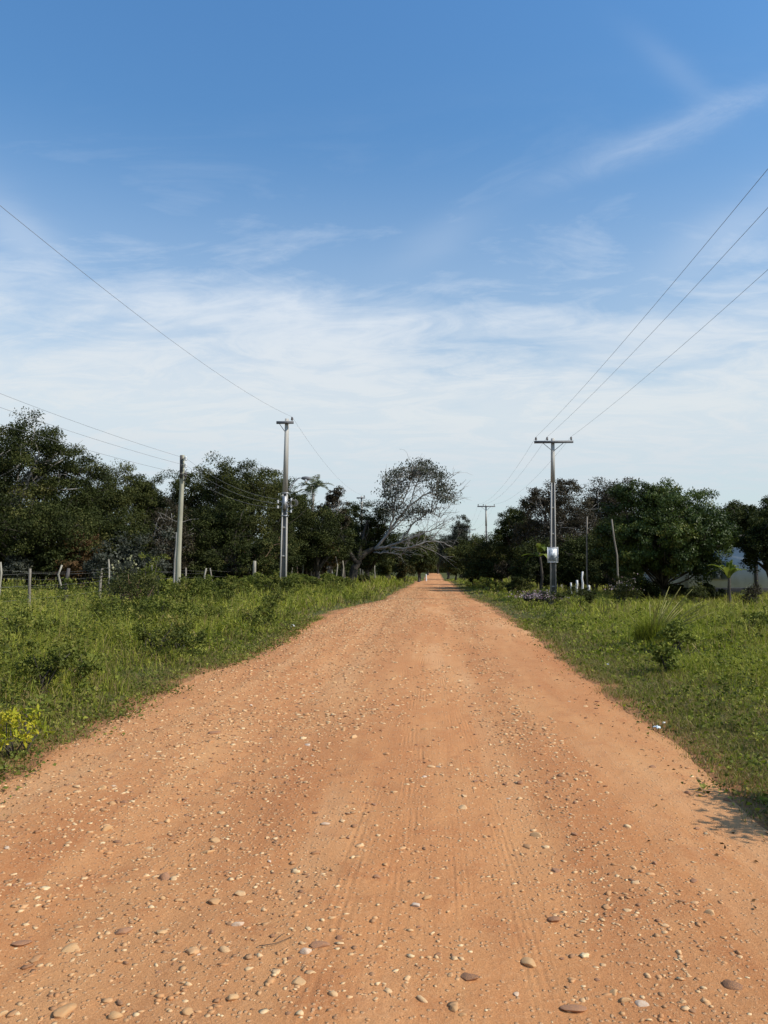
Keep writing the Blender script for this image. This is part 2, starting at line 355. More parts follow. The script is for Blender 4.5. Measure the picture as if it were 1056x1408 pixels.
SPECIAL = [  # px, py, radius, material, label
    (87, 1391, .062, 'stone_tan', 'large flat tan stone at the near left of the road, biggest of the tan ones'),
    (419, 1321, .036, 'stone_pale', 'round pale stone standing proud beside a tyre print'),
    (437, 1313, .05, 'stone_dark', 'flat brown stone touching the round pale stone'),
    (286, 1172, .05, 'stone_tan', 'broad ochre stone amid a small cluster on the left half of the road'),
    (296, 1156, .042, 'stone_tan', 'oval ochre stone just behind the broad ochre stone on the left half'),
    (228, 1206, .048, 'stone_dark', 'flat maroon slab of stone lying level in the left half of the road'),
    (295, 1243, .052, 'stone_tan', 'long flat tan stone split across in the left half of the road'),
    (325, 1277, .036, 'stone_pale', 'pale wedge shaped stone right below the split tan stone'),
    (100, 1299, .05, 'stone_tan', 'smooth egg shaped tan stone near the left border of the road'),
    (170, 1281, .046, 'stone_dark', 'dark maroon stone with a sharp shadow left of the long tan stone'),
    (30, 1296, .05, 'stone_dark', 'brown stone pair member nearest the left margin of the road'),
    (145, 1143, .045, 'stone_tan', 'oval tan stone lying alone far left before the green verge'),
    (728, 1328, .052, 'stone_tan', 'yellowish boulder like stone on the right half with dark grit behind'),
    (765, 1200, .034, 'stone_dark', 'small black brown stone standing up in the middle right of the road'),
    (880, 1382, .026, 'stone_pale', 'chalky white stone chip at the near right of the road'),
    (858, 1378, .034, 'stone_tan', 'tan stone beside the chalky white chip'),
    (790, 1389, .058, 'stone_dark', 'wide flat reddish slab sunk in the near right of the road'),
    (1008, 1362, .05, 'stone_dark', 'flat reddish slab sunk near the right margin of the road'),
    (572, 1254, .034, 'stone_pale', 'largest pale stone in the heap of broken pebbles mid road'),
    (586, 1243, .032, 'stone_tan', 'upper tan stone in the heap of broken pebbles mid road'),
    (978, 1262, .03, 'stone_tan', 'lone tan stone on the bare smooth right side of the road'),
    (643, 1352, .05, 'stone_dark', 'dark upright stone beside gravel heap at the near centre'),
    (762, 1267, .045, 'stone_dark', 'slate dark flat stone on the right half among small gravel'),
    (448, 1140, .034, 'stone_pale', 'pale knobbly stone at the middle of the road, left of centre line'),
    (295, 1010, .075, 'stone_dark', 'dark brown stone by itself near the left road margin, middle distance'),
]
taken = []
for i, (px, py, r, mt, lb) in enumerate(SPECIAL):
    x, y = ground_at(px, py); put_stone(x, y, r * .92, mt, lb, k=i % 6, rz=.3 * (i % 5) - .5); taken.append((x, y, r))
def scatter_stones(n, mat, label, group, rmin, rmax, xb):
    c = 0
    while c < n:
        y = 2.6 + 10 * rng.random() ** 1.7; x = -3.1 + 5.3 * rng.random()
        if rng.random() > xb(x) * (.35 + .9 * float(noise(x * 1.3, y * .9, 61))): continue
        if abs(x) > .6 * y + .3: continue
        r = rmin + (rmax - rmin) * rng.random() ** 2.2
        r *= 1 + .04 * max(0, y - 4)
        if any((x - a) ** 2 + (y - b) ** 2 < (r + q) ** 2 * .9 for a, b, q in taken): continue
        put_stone(x, y, r, mat, label, group); taken.append((x, y, r)); c += 1
leftish = lambda x: .35 + .65 * float(smooth(.8, -1.2, x))
scatter_stones(150, 'stone_tan', 'small rounded tan pebble half sunk in the orange dirt road', 'tan pebbles on the dirt road', .014, .038, leftish)
scatter_stones(85, 'stone_dark', 'small dark maroon pebble half sunk in the orange dirt road', 'maroon pebbles on the dirt road', .012, .034, lambda x: .8)
scatter_stones(38, 'stone_pale', 'small whitish pebble lying on the orange dirt road', 'whitish pebbles on the dirt road', .010, .026, leftish)
# the countless gravel
def gravel(n, y0, y1, p, rlo, rhi, IV, IF, seed):
    r = np.random.default_rng(seed)
    y = y0 * (y1 / y0) ** (r.random(n) ** p); x = r.uniform(-3.4, 2.35, n)
    dens = (fbm(x * 1.4, y * .8, 71) * .6 + fbm(x * 5, y * 4, 73) * .25 - .08) + .5 * np.exp(-((x + 2.0) / 1.2) ** 2) + .25 * np.exp(-((x - .9) / .5) ** 2)
    keep = (r.random(n) < np.clip((dens - .33 - .3 * smooth(.9, 1.6, x) * (y < 14)) * 3.2, .05, 1)) & (np.abs(x) < .62 * y + .5) & (x > edge_l(y) - .15) & (x < edge_r(y) + .1)
    x, y = x[keep], y[keep]; n = len(x)
    R = rlo + (rhi - rlo) * r.random(n) ** 5.5
    R *= 1 + .045 * np.clip(y - 4, 0, 30)
    nv = len(IV)
    V = np.repeat(IV[None], n, 0) * (1 + .38 * r.uniform(-1, 1, (n, nv, 1)))
    V *= np.stack([r.uniform(.8, 1.45, n), r.uniform(.6, 1.1, n), r.uniform(.2, .5, n)], -1)[:, None, :]
    a = r.uniform(0, 6.28, n); c, s = np.cos(a)[:, None], np.sin(a)[:, None]
    V = np.stack([V[..., 0] * c - V[..., 1] * s, V[..., 0] * s + V[..., 1] * c, V[..., 2]], -1) * R[:, None, None]
    z = road_z(x, y) + R * r.uniform(-.12, .2, n)
    V += np.stack([x, y, z], -1)[:, None, :]
    F = IF[None] + (np.arange(n) * nv)[:, None, None]
    return V.reshape(-1, 3), F.reshape(-1, 3), np.repeat(r.random(n), nv)
gv = [gravel(48000, 2.4, 9, .8, .0016, .0165, IV1, IF1, 1), gravel(85000, 7, 70, .7, .004, .0215, IV1, IF1, 2), gravel(5200, 2.4, 13, .8, .006, .024, IV2, IF2, 3)]
V = np.concatenate([g[0] for g in gv]); off = np.cumsum([0] + [len(g[0]) for g in gv[:-1]])
F = np.concatenate([g[1] + o for g, o in zip(gv, off)])
o = mesh_np('gravel', V, [F], M['gravel'], {'tint': np.concatenate([g[2] for g in gv])}, False)
kind(o, 'stuff'); tag(o, 'fine loose orange and tan gravel strewn over the dirt road', 'gravel')

# ------------------------------------------------------------------ grass and leaves
def blades(P, h, w, r, lean=.5, seg=2, tint=None):
    n = len(P); a = r.uniform(0, 2 * math.pi, n); b = r.uniform(0, 2 * math.pi, n)
    side = np.stack([np.cos(a), np.sin(a), np.zeros(n)], -1) * (w / 2)[:, None]
    L = (r.random(n) ** 1.2 * lean * h)
    ld = np.stack([np.cos(b), np.sin(b), np.zeros(n)], -1) * L[:, None]
    up = np.array([0, 0, 1.0])
    mid = P + ld * .35 + up * (h * .58)[:, None]; tip = P + ld * 1.1 + up * (h * (1 - .25 * (L / h) ** 2))[:, None]
    V = np.stack([P - side, P + side, mid + side * .75, mid - side * .75, tip], 1).reshape(-1, 3)
    i = np.arange(n)[:, None] * 5
    return V, i + np.array([[0, 1, 2, 3]]), i + np.array([[3, 2, 4]]), np.repeat(r.random(n) if tint is None else tint, 5)
def leaves(P, D, L, W, r, tint, fold=.25, nrm=None):
    """rhombus leaves at P pointing along D"""
    n = len(P)
    D = D / (np.linalg.norm(D, axis=1)[:, None] + 1e-9)
    q = r.normal(size=(n, 3)) if nrm is None else nrm
    s = np.cross(D, q); s /= np.linalg.norm(s, axis=1)[:, None] + 1e-9
    nn = np.cross(s, D)
    L = (np.zeros(n) + L)[:, None]; W = (np.zeros(n) + W)[:, None]
    V = np.stack([P, P + D * L * .5 + s * W * .5 + nn * W * fold, P + D * L - nn * L * .1, P + D * L * .5 - s * W * .5 + nn * W * fold], 1).reshape(-1, 3)
    i = np.arange(n)[:, None] * 4
    return V, i + np.array([[0, 1, 2, 3]]), np.repeat(tint, 4)
def join(parts):
    """parts: list of (V, [faces...], tint)"""
    Vs, Fs, Ts, off = [], {}, [], 0
    for V, fl, T in parts:
        for f in fl: Fs.setdefault(f.shape[1], []).append(f + off)
        Vs.append(V); Ts.append(T); off += len(V)
    return np.concatenate(Vs), [np.concatenate(v) for v in Fs.values()], np.concatenate(Ts)
def grass_side(sgn, seed):
    r = np.random.default_rng(seed); parts = []
    for y0, y1, dn, w, sc in ((2.0, 8, 2000, .007, .75), (8, 14, 1100, .009, .9), (14, 25, 430, .015, 1), (25, 45, 140, .03, 1.0), (45, 80, 42, .06, 1.05), (80, 170, 12, .12, 1.2)):
        xm = min(.64 * y1 + 3, 46); area = (y1 - y0) * xm
        n = int(area * dn)
        y = r.uniform(y0, y1, n); x = r.uniform(0, xm, n)
        ok = x < .64 * y + 3; x, y = x[ok], y[ok]
        d = x                                           # distance beyond the road edge
        X = (edge_l(y) - d) if sgn < 0 else (edge_r(y) + d)
        n_big = fbm(X * .5, y * .5, 80 + sgn); n_sm = fbm(X * 2.2, y * 2.2, 90 + sgn)
        pr = smooth(.0, .9 if sgn < 0 else .55, d + (n_sm - .5) * .8) * (.35 + .9 * smooth(.3, .6, n_sm) + (.3 if sgn > 0 else 0) * (1 - smooth(.8, 1.6, d)))
        ok = r.random(len(x)) < pr
        X, y, d, n_big, n_sm = X[ok], y[ok], d[ok], n_big[ok], n_sm[ok]
        m = len(X)
        if sgn < 0:
            hb = .07 + .21 * smooth(.1, 1.5, d) + .16 * smooth(.45, .7, n_big) * smooth(.5, 2, d) - .16 * smooth(6, 9, d)
        else:
            hb = .06 + .10 * smooth(.5, 1.8, d) + .22 * smooth(1.6, 4, d) * smooth(.3, .65, n_big) - .06 * smooth(5, 9, d)
        pt = fbm(X * 1.5, y * 1.5, 120 + sgn); h = np.maximum(.03, hb * r.uniform(.35, 1.2, m) * sc * (.5 + 1.0 * smooth(.3, .68, pt)))
        tint = np.clip(.12 + .62 * r.random(m) + .6 * (n_big - .5) + .5 * (pt - .5) + .16 * smooth(3, 8, d) + (.12 * smooth(1, 2.5, d) if sgn > 0 else 0), 0, .86)
        dry = r.random(m) < (.10 + .22 * smooth(.5, .65, fbm(X * .9, y * .9, 140)) + (.62 if sgn > 0 else .34) * (1 - smooth(.5, 1.7, d)))
        tint = np.where(dry, .86 + .12 * r.random(m) ** 1.3, tint)
        P = np.stack([X, y, gz(X, y) - .01], -1)
        V, q, t3, T = blades(P, h, w * r.uniform(.5, 1.5, m), r, 1.6, tint=tint)
        parts.append((V, [q, t3], T))
        if y0 < 25:                                     # dry trampled thatch by the dirt
            k = int((26000, 16000, 9000)[0 if y0 < 8 else 1 if y0 < 14 else 2] * (1 if sgn > 0 else .55)); yt = r.uniform(max(y0, 2.8), y1, k); dt = r.uniform(-.12, 1.5 if sgn > 0 else .8, k)
            ok = r.random(k) < (.15 + 1.2 * smooth(.35, .6, fbm(dt * 3, yt * 3, 210))) * smooth(-.15, .3, dt); yt, dt = yt[ok], dt[ok]; k = len(yt)
            Xt = (edge_l(yt) - dt) if sgn < 0 else (edge_r(yt) + dt)
            V, q, t3, T = blades(np.stack([Xt, yt, gz(Xt, yt) - .004], -1), r.uniform(.02, .075, k) * (1 + .5 * (y0 >= 8)), w * .8 * r.uniform(.6, 1.3, k), r, 2.4, tint=np.where(r.random(k) < .6, r.uniform(.86, .97, k), r.uniform(0, .5, k)))
            parts.append((V, [q, t3], T))
        # broad leaves low in the sward
        if y0 < 25:
            k = r.random(m) < .3 * smooth(.36, .6, fbm(X * 1.1, y * 1.1, 160)) + .06
            Pb = P[k] + np.stack([r.normal(0, .03, k.sum()), r.normal(0, .03, k.sum()), h[k] * r.uniform(.1, .75, k.sum())], -1)
            D = r.normal(size=(k.sum(), 3)); D[:, 2] = np.abs(D[:, 2]) * .4
            sz = r.uniform(.022, .055, k.sum()) * (1 if y0 < 8 else 1.25 if y0 < 14 else 2)
            V, q, T = leaves(Pb, D, sz, sz * .62, r, np.clip(r.random(k.sum()) * .75 - .1, 0, .85)); parts.append((V, [q], T))
    V, F, T = join(parts)
    return mesh_np('grass', V, F, M['grass'], {'tint': T})
for sgn, side, seed in ((-1, 'left', 5), (1, 'right', 6)):
    o = kind(grass_side(sgn, seed), 'stuff')
    tag(o, 'rank green grass and weeds covering the verge and field on the %s of the road' % side, 'grass')

# low broad-leaved creeping weeds that spill on to the dirt
def creeping():
    r = np.random.default_rng(31); parts = []
    for sgn, n in ((-1, 300), (1, 45)):
        y = 3.4 + 22 * r.random(n) ** 1.6; d = np.abs(r.normal(0, .42, n)) - .12
        X = np.where(sgn < 0, edge_l(y) - d, edge_r(y) + d)
        for i in range(n):
            k = int(r.integers(10, 30)); sp = r.uniform(.05, .16)
            P = np.stack([X[i] + r.normal(0, sp, k), y[i] + r.normal(0, sp, k), np.zeros(k)], -1)
            P[:, 2] = gz(P[:, 0], P[:, 1]) + r.uniform(.01, .09, k)
            D = r.normal(size=(k, 3)); D[:, 2] = np.abs(D[:, 2]) * .35
            s = r.uniform(.014, .036, k) * (1 + .03 * y[i])
            base = r.uniform(.1, .9)
            V, q, T = leaves(P, D, s, s * .7, r, np.clip(base + r.normal(0, .15, k), 0, 1)); parts.append((V, [q], T))
    V, F, T = join(parts)
    return mesh_np('weeds', V, F, M['leaf_weed'], {'tint': T})
def forbs():
    r = np.random.default_rng(35); parts = []; b = MB()
    for sgn, n in ((-1, 1500), (1, 800)):
        y = 5 + 38 * r.random(n) ** 1.3; d = .5 + r.random(n) * (.55 * y)
        X = np.where(sgn < 0, edge_l(y) - d, edge_r(y) + d)
        for i in range(n):
            if fbm(X[i] * .45, y[i] * .45, 180) < .42: continue
            h = r.uniform(.16, .6) * (1.35 if sgn < 0 else .85) * min(1, .4 + d[i] * .5); z = float(gz(X[i], y[i])); k = int(r.integers(22, 50))
            lx, ly = r.normal(0, .12, 2); t = r.random(k) ** .7; rr = (.05 + .22 * h) * (1.1 - t * .6)
            a = r.uniform(0, 6.28, k); P = np.stack([X[i] + lx * t + rr * np.cos(a) * r.random(k), y[i] + ly * t + rr * np.sin(a) * r.random(k), z + h * t], -1)
            D = np.stack([np.cos(a), np.sin(a), r.normal(.2, .4, k)], -1)
            s = r.uniform(.025, .05, k) * (1 + .03 * y[i]); base = r.uniform(0, .9)
            V, q, T = leaves(P, D, s, s * r.uniform(.35, .6), r, np.clip(base + r.normal(0, .13, k), 0, 1)); parts.append((V, [q], T))
    V, F, T = join(parts)
    return mesh_np('weeds', V, F, M['leaf_weed'], {'tint': T})
tag(kind(forbs(), 'stuff'), 'upright leafy weeds standing through the verge grass on both sides', 'weeds')
tag(kind(creeping(), 'stuff'), 'low broad leaved weeds creeping from the verges on to the dirt', 'weeds')
def litter():
    r = np.random.default_rng(33); parts = []
    n = 3600; y = 3 + 26 * r.random(n) ** 1.5; sg = r.random(n) < .5
    d = r.normal(.22, .38, n)
    X = np.where(sg, edge_l(y) - d, edge_r(y) + d)
    P = np.stack([X, y, surf(X, y) + .008], -1); D = r.normal(size=(n, 3)); D[:, 2] *= .15
    s = r.uniform(.01, .034, n)
    V, q, T = leaves(P, D, s, s * .45, r, r.random(n) * .75); parts.append((V, [q], T))
    V, F, T = join(parts); return mesh_np('leaf_litter', V, F, M['leaf_rust'], {'tint': T})
tag(kind(litter(), 'stuff'), 'dead brown leaves and straw lying along the road edges', 'leaf litter')

# ------------------------------------------------------------------ trees
def curve(a, b, r, sag=0.0, n=6, wob=.06):
    a, b = np.asarray(a, float), np.asarray(b, float); t = np.linspace(0, 1, n)[:, None]
    L = np.linalg.norm(b - a); off = r.normal(0, wob * L, 3)
    w = r.normal(0, wob * L * .18, (n, 3)); w[0] = w[-1] = 0
    return a + (b - a) * t + np.sin(t * math.pi) * (off + np.array([0, 0, sag * L])) + w
def crown_leaves(centers, radii, per, L, W, r, tlo=0.0, thi=1.0, flat=.75, sub=9, droop=0.0):
    parts = []
    for c, R in zip(centers, radii):
        cb = r.normal(0, .16)
        m = sub
        u = r.normal(size=(m, 3)); u /= np.linalg.norm(u, axis=1)[:, None]
        sc = c + u * (R * r.uniform(.45, 1.0, m) ** .6)[:, None] * np.array([1, 1, flat])
        for s in sc:
            k = max(6, int(per / m * r.uniform(.5, 1.5)))
            v = r.normal(size=(k, 3)); v /= np.linalg.norm(v, axis=1)[:, None]
            rr = R * r.uniform(.3, .56)
            P = s + v * (rr * r.random(k) ** .45)[:, None] * np.array([1, 1, .62])
            D = v * .35 + r.normal(0, .7, (k, 3)) + np.array([0, 0, -.1 - droop]); nr = v * .75 + (s - c) / R * .35 + r.normal(0, .42, (k, 3)) + np.array([0, 0, .45])
            l = L * r.uniform(.6, 1.35, k)
            T = np.clip(tlo + (thi - tlo) * (r.random(k) * .36 + .32 + cb + r.normal(0, .13)), 0, 1)
            V, q, T = leaves(P, D, l, l * W, r, T, nrm=nr); parts.append((V, [q], T))
    return parts
def blobs(c, rx, ry_, rz, n, r, br, shell=.55):
    u = r.normal(size=(n, 3)); u /= np.linalg.norm(u, axis=1)[:, None]
    u[:, 2] = np.where(u[:, 2] < -.8, -u[:, 2] * .5, u[:, 2])
    rad_ = r.uniform(shell, 1.0, n); k = max(2, n // 7)
    u[:k] = r.normal(0, .42, (k, 3)) * np.array([1, 1, .3]) + np.array([0, 0, .93]); rad_[:k] = 1
    C = np.asarray(c) + u * rad_[:, None] * np.maximum(np.array([rx, ry_, rz]) - br * .62, .15)
    return C, br * r.uniform(.65, 1.25, n)
def tree(name, px, Y, top_py, half_px, low_py, label, leafmat='leaf_dark', bark='bark', seed=0, n=26, per=750, leaf=.17, W=.5, br=.30, group=None, lean=0, depth=.9, shell=.5, stems=1, twigs=0, cat='tree', flat=.75, droop=0.0, sub=9, cmul=1.0, girth=1.0):
    r = np.random.default_rng(1000 + seed); leaf = leaf * .82; per = int(per * 1.4)
    top = at(px, top_py, Y); low = at(px, low_py, Y); half = half_px / FPX * Y
    X = top[0] - lean; z0 = float(gz(X, Y)); root = thing(name, (X, Y, z0), label, cat, group)
    H = top[2] - z0; lo = max(.2, low[2] - z0); rz = (H - lo) / 2; cz = (H + lo) / 2
    c = np.array([lean, 0, cz]); B = br * min(half, rz * 1.3) * 1.35
    C, R = blobs(c, half, half * depth, rz, n, r, B, shell)
    b = MB()
    rt = (.045 * H ** .8 + .04) * girth
    forks = []
    for s in range(stems):
        a = np.array([r.normal(0, .25) if stems > 1 else 0, r.normal(0, .25) if stems > 1 else 0, -.15])
        e = np.array([lean * .7 + (r.normal(0, half * .25) if stems > 1 else r.normal(0, .15)), r.normal(0, .2), lo + rz * .55])
        p = curve(a, e, r, 0, 9, .05); rr = np.linspace(rt, rt * .45, 9) / (1 + .35 * (stems - 1)); rr[0] *= 1.5
        b.tube(p, rr, 10); forks.append((p, rr))
    for ci in C:
        p, rr = forks[int(r.integers(len(forks)))]; j = int(r.integers(4, 9))
        q = curve(p[j], ci, r, .08, 7, .09); b.tube(q, np.linspace(rr[j] * .55, .02, 7), 6)
        for _ in range(2 + twigs):
            j2 = int(r.integers(2, 6)); d = r.normal(size=3); d[2] = abs(d[2]) * .8
            e = q[j2] + d * B * r.uniform(.5, .9); b.tube(curve(q[j2], e, r, 0, 5, .1), np.linspace(.03, .008, 5), 4)
    b.build('trunk', M[bark], root, True)
    V, F, T = join(crown_leaves(C, R * cmul, per, leaf, W, r, flat=flat, sub=sub, droop=droop))
    mesh_np('crown', V, F, M[leafmat], {'tint': T}, parent=root)
    return root
def shrub(name, x, y, h, w, label, leafmat, seed, per=260, leaf=.07, W=.55, stems=7, group=None, cat='shrub', n=9, bark='bark', extra=None, d=None):
    r = np.random.default_rng(3000 + seed); z0 = float(gz(x, y)); root = thing(name, (x, y, z0), label, cat, group)
    C, R = blobs((0, 0, h * .55), w / 2, (d or w) / 2, h * .48, n, r, min(w, h) * .3, .3)
    C[:, 2] = np.maximum(C[:, 2], .12 * h)
    b = MB()
    for i, ci in enumerate(C): b.tube(curve((r.normal(0, .06 * w), r.normal(0, .06 * w), -.04), ci, r, .05, 5, .1), np.linspace(.006 + .012 * h, .004, 5), 5)
    b.build('stem', M[bark], root, True)
    parts = crown_leaves(C, R, per, leaf, W, r, sub=6)
    V, F, T = join(parts); mesh_np('foliage', V, F, M[leafmat], {'tint': T}, parent=root)
    if extra:
        m, k, sz = extra; P = C[r.integers(len(C), size=k)] + r.normal(0, 1, (k, 3)) * np.array([w, w, h]) * .15
        P[:, 2] = np.maximum(P[:, 2], h * .55) + .08 * h
        V, q, T = leaves(P, r.normal(size=(k, 3)), sz, sz * .9, r, r.random(k)); mesh_np('blossom', V, [q], M[m], {'tint': T}, parent=root)
    return root
def W_at(px, Y): return float(at(px, 782, Y)[0])

G_L = 'trees beyond the field on the left'; G_R = 'trees along the right side of the road'; G_F = 'distant trees where the road ends'
tree('tree', -10, 46, 570, 150, 745, 'tallest dark spreading tree at the far left edge, thin branches showing near its top', 'leaf_dark', 'bark_pale', 1, 70, 700, .16, .5, .2, G_L, shell=.45, twigs=2, flat=.5)
tree('tree', 92, 50, 624, 74, 775, 'dark tree sloping down from the tallest left tree toward the timber pole', 'leaf_dark', 'bark', 2, 34, 850, .16, .5, .27, G_L, twigs=1, flat=.6)
tree('tree', 165, 60, 638, 74, 785, 'flat topped dark tree behind the vine clad stump', 'leaf_olive', 'bark', 3, 38, 850, .17, .5, .27, G_L)
tree('tree', 45, 44, 680, 105, 795, 'lower dark leafy tree under the tallest left tree', 'leaf_dark', 'bark', 4, 34, 850, .15, .5, .3, G_L)
tree('tree', -120, 42, 610, 90, 785, 'dark leafy tree cut by the left border of the view', 'leaf_dark', 'bark', 5, 22, 800, .16, .5, .3, G_L)
tree('tree', 140, 47, 700, 70, 795, 'wide dark tree low between the tallest left tree and the timber pole', 'leaf_dark', 'bark', 14, 28, 800, .15, .5, .32, G_L)
tree('tree', 232, 50, 688, 52, 785, 'thin tree with sparse brown and olive leaves next to the timber pole', 'leaf_brown', 'bark_pale', 6, 20, 330, .14, .5, .3, G_L, twigs=2, lean=.5)
tree('tree', 255, 62, 650, 62, 785, 'dark round tree directly behind the timber pole', 'leaf_dark', 'bark', 7, 32, 850, .17, .5, .3, G_L)
tree('tree', 338, 57, 632, 92, 790, 'broad domed tree between the timber pole and the lamp pole', 'leaf_olive', 'bark', 8, 56, 900, .16, .5, .23, G_L)
tree('tree', 300, 52, 690, 62, 795, 'black green tree low in front of the broad domed tree', 'leaf_dark', 'bark', 9, 28, 800, .16, .5, .3, G_L)
tree('tree', 402, 66, 662, 44, 790, 'dark tree right behind the lamp pole', 'leaf_dark', 'bark', 10, 32, 850, .17, .5, .3, G_L)
tree('tree', 458, 72, 668, 26, 745, 'dry brownish tree beside the palm', 'leaf_brown', 'bark_pale', 11, 18, 480, .17, .5, .3, G_L, twigs=2)
tree('tree', 440, 60, 702, 50, 795, 'dark low tree at the right of the lamp pole base', 'leaf_dark', 'bark', 12, 28, 800, .16, .5, .32, G_L)
tree('tree', 472, 78, 696, 32, 795, 'dark tree filling the gap between the palm and the compact roadside tree', 'leaf_dark', 'bark', 15, 28, 800, .17, .5, .32, G_L)
tree('tree', 206, 64, 652, 44, 795, 'dark tree seen behind the thin brown leaved tree', 'leaf_dark', 'bark', 16, 30, 800, .17, .5, .32, G_L)
tree('tree', 506, 68, 695, 44, 795, 'compact dark tree behind the leaning roadside trunk', 'leaf_dark', 'bark', 13, 32, 850, .15, .5, .3, G_L)
for i, (px, Y, tp, hp) in enumerate(((352, 50, 735, 34), (392, 53, 740, 30), (180, 50, 725, 52), (120, 46, 735, 40))):
    tree('tree', px, Y, tp, hp, 800, ('multi stemmed sapling with reddish bark behind the fence left of the lamp pole', 'multi stemmed sapling with reddish bark right behind the lamp pole', 'bushy dark sapling right of the vine clad stump', 'bushy sapling with mottled olive leaves behind the vine clad stump')[i],
         'leaf_dark' if i != 3 else 'leaf_olive', 'bark_red', 20 + i, 16, 420, .14, .5, .34, G_L, stems=3)
# undergrowth under the left trees
r0 = np.random.default_rng(77)
for i in range(34):
    px = -70 + i * 15.6 + r0.uniform(-8, 8); Y = 45 + (px > 200) * 7 + (px > 370) * 12 + r0.uniform(-2.5, 4)
    mt = ['leaf_dark', 'leaf_rust', 'leaf_olive', 'leaf_brown', 'leaf_dark', 'leaf_grey'][int(r0.integers(6))]
    lb = {'leaf_dark': 'dark green undergrowth bush below the left trees', 'leaf_rust': 'rusty brown half dead undergrowth bush below the left trees', 'leaf_olive': 'olive green undergrowth bush below the left trees', 'leaf_brown': 'dull brown undergrowth bush below the left trees', 'leaf_grey': 'grey green undergrowth bush below the left trees'}[mt]
    shrub('undergrowth_bush', W_at(px, Y), Y, r0.uniform(1.8, 3.6), r0.uniform(2.4, 3.8), lb, mt, 50 + i, 360, .15, .5, 7, lb.replace('bush', 'bushes'), n=10)
# right side
tree('tree', 762, 56, 660, 68, 795, 'big reddish brown tree with bare twigs behind the notice pole', 'leaf_brown', 'bark_pale', 230, 48, 480, .15, .5, .25, G_R, twigs=3, stems=2)
tree('tree', 838, 60, 660, 60, 800, 'brown olive tree behind the leaning stake', 'leaf_brown', 'bark_pale', 31, 34, 650, .16, .5, .28, G_R, twigs=2)
tree('tree', 716, 62, 688, 38, 808, 'dark leafy tree on the left of the notice pole', 'leaf_dark', 'bark', 32, 30, 760, .16, .5, .3, G_R)
tree('tree', 688, 66, 733, 46, 812, 'low black green tree between the two right crossarm poles', 'leaf_dark', 'bark', 33, 30, 800, .15, .5, .34, G_R)
tree('tree', 660, 78, 740, 32, 810, 'dark tree at the foot of the farther crossarm pole', 'leaf_dark', 'bark', 34, 26, 700, .17, .5, .34, G_R)
tree('tree', 742, 50, 745, 46, 818, 'low dark tree right behind the notice board', 'leaf_dark', 'bark', 35, 26, 750, .14, .5, .36, G_R)
tree('tree', 800, 50, 735, 42, 820, 'dark thicket tree behind the white posts', 'leaf_dark', 'bark', 36, 28, 700, .14, .5, .36, G_R)
tree('tree', 1008, 56, 694, 42, 800, 'dark tree behind the roof of the white house', 'leaf_dark', 'bark', 43, 30, 760, .17, .5, .32, G_R)
tree('mango_tree', 914, 37, 669, 91, 820, 'dense glossy green domed tree in front of the white house', 'leaf_mango', 'bark', 37, 110, 820, .14, .42, .19, None, shell=.5, sub=10, droop=.35, girth=.55)
tree('tree', 848, 42, 708, 40, 818, 'black green tree tucked at the left flank of the domed tree', 'leaf_dark', 'bark', 38, 28, 820, .14, .5, .34, G_R)
tree('tree', 1040, 52, 680, 50, 790, 'dark feathery tree behind the white house at the right border', 'leaf_dark', 'bark', 39, 30, 800, .16, .5, .28, G_R)
tree('tree', 1058, 37, 705, 42, 797, 'dark bough hanging before the white wall at the right border', 'leaf_dark', 'bark', 40, 24, 640, .14, .5, .34, G_R)
tree('tree', 1150, 46, 670, 80, 790, 'dark tree beyond the right border of the view', 'leaf_dark', 'bark', 41, 24, 700, .17, .5, .32, G_R)
for i in range(12):
    px = 645 + i * 19 + r0.uniform(-6, 6); Y = 66 - i * 1.9 + r0.uniform(-2, 2)
    mt = ['leaf_dark', 'leaf_olive', 'leaf_dark', 'leaf_brown'][i % 4]; lb = {'leaf_dark': 'dark green bush in the shade under the right trees', 'leaf_olive': 'olive green bush in the shade under the right trees', 'leaf_brown': 'dull brown bush in the shade under the right trees'}[mt]
    shrub('undergrowth_bush', W_at(px, Y), Y, r0.uniform(1.3, 2.4), r0.uniform(2.4, 3.4), lb, mt, 90 + i, 340, .14, .5, 7, lb.replace('bush', 'bushes'), n=10)
# far trees at the end of the road
far = [(550, 105, 733, 28, 'leaf_dark', 'dark rounded far tree under the arching bare branches'), (578, 125, 733, 22, 'leaf_olive', 'olive far tree just left of the road end'),
       (633, 165, 714, 12, 'leaf_grey', 'slim tall grey green far tree right of the road end'), (616, 175, 734, 14, 'leaf_grey', 'small grey green far tree next to the slim tall one'),
       (655, 120, 738, 22, 'leaf_dark', 'dark far tree below the farthest pole'), (602, 290, 738, 14, 'leaf_grey', 'hazy far tree closing the end of the road'),
       (588, 240, 736, 14, 'leaf_olive', 'hazy olive far tree on the left of the road end'), (616, 235, 742, 11, 'leaf_dark', 'low dark far tree on the right of the road end'), (637, 135, 748, 16, 'leaf_dark', 'low dark far tree behind the right verge'),
       (576, 95, 752, 13, 'leaf_dark', 'dark young far tree on the left verge past the leaning tree'), (626, 110, 757, 11, 'leaf_olive', 'olive young far tree on the right verge')]
for i, (px, Y, tp, hp, mt, lb) in enumerate(far):
    tree('tree', px, Y, tp, hp, 793, lb, mt, 'bark', 60 + i, 40, 380, .3, .5, .6 if hp < 15 else .38, G_F, shell=.35)
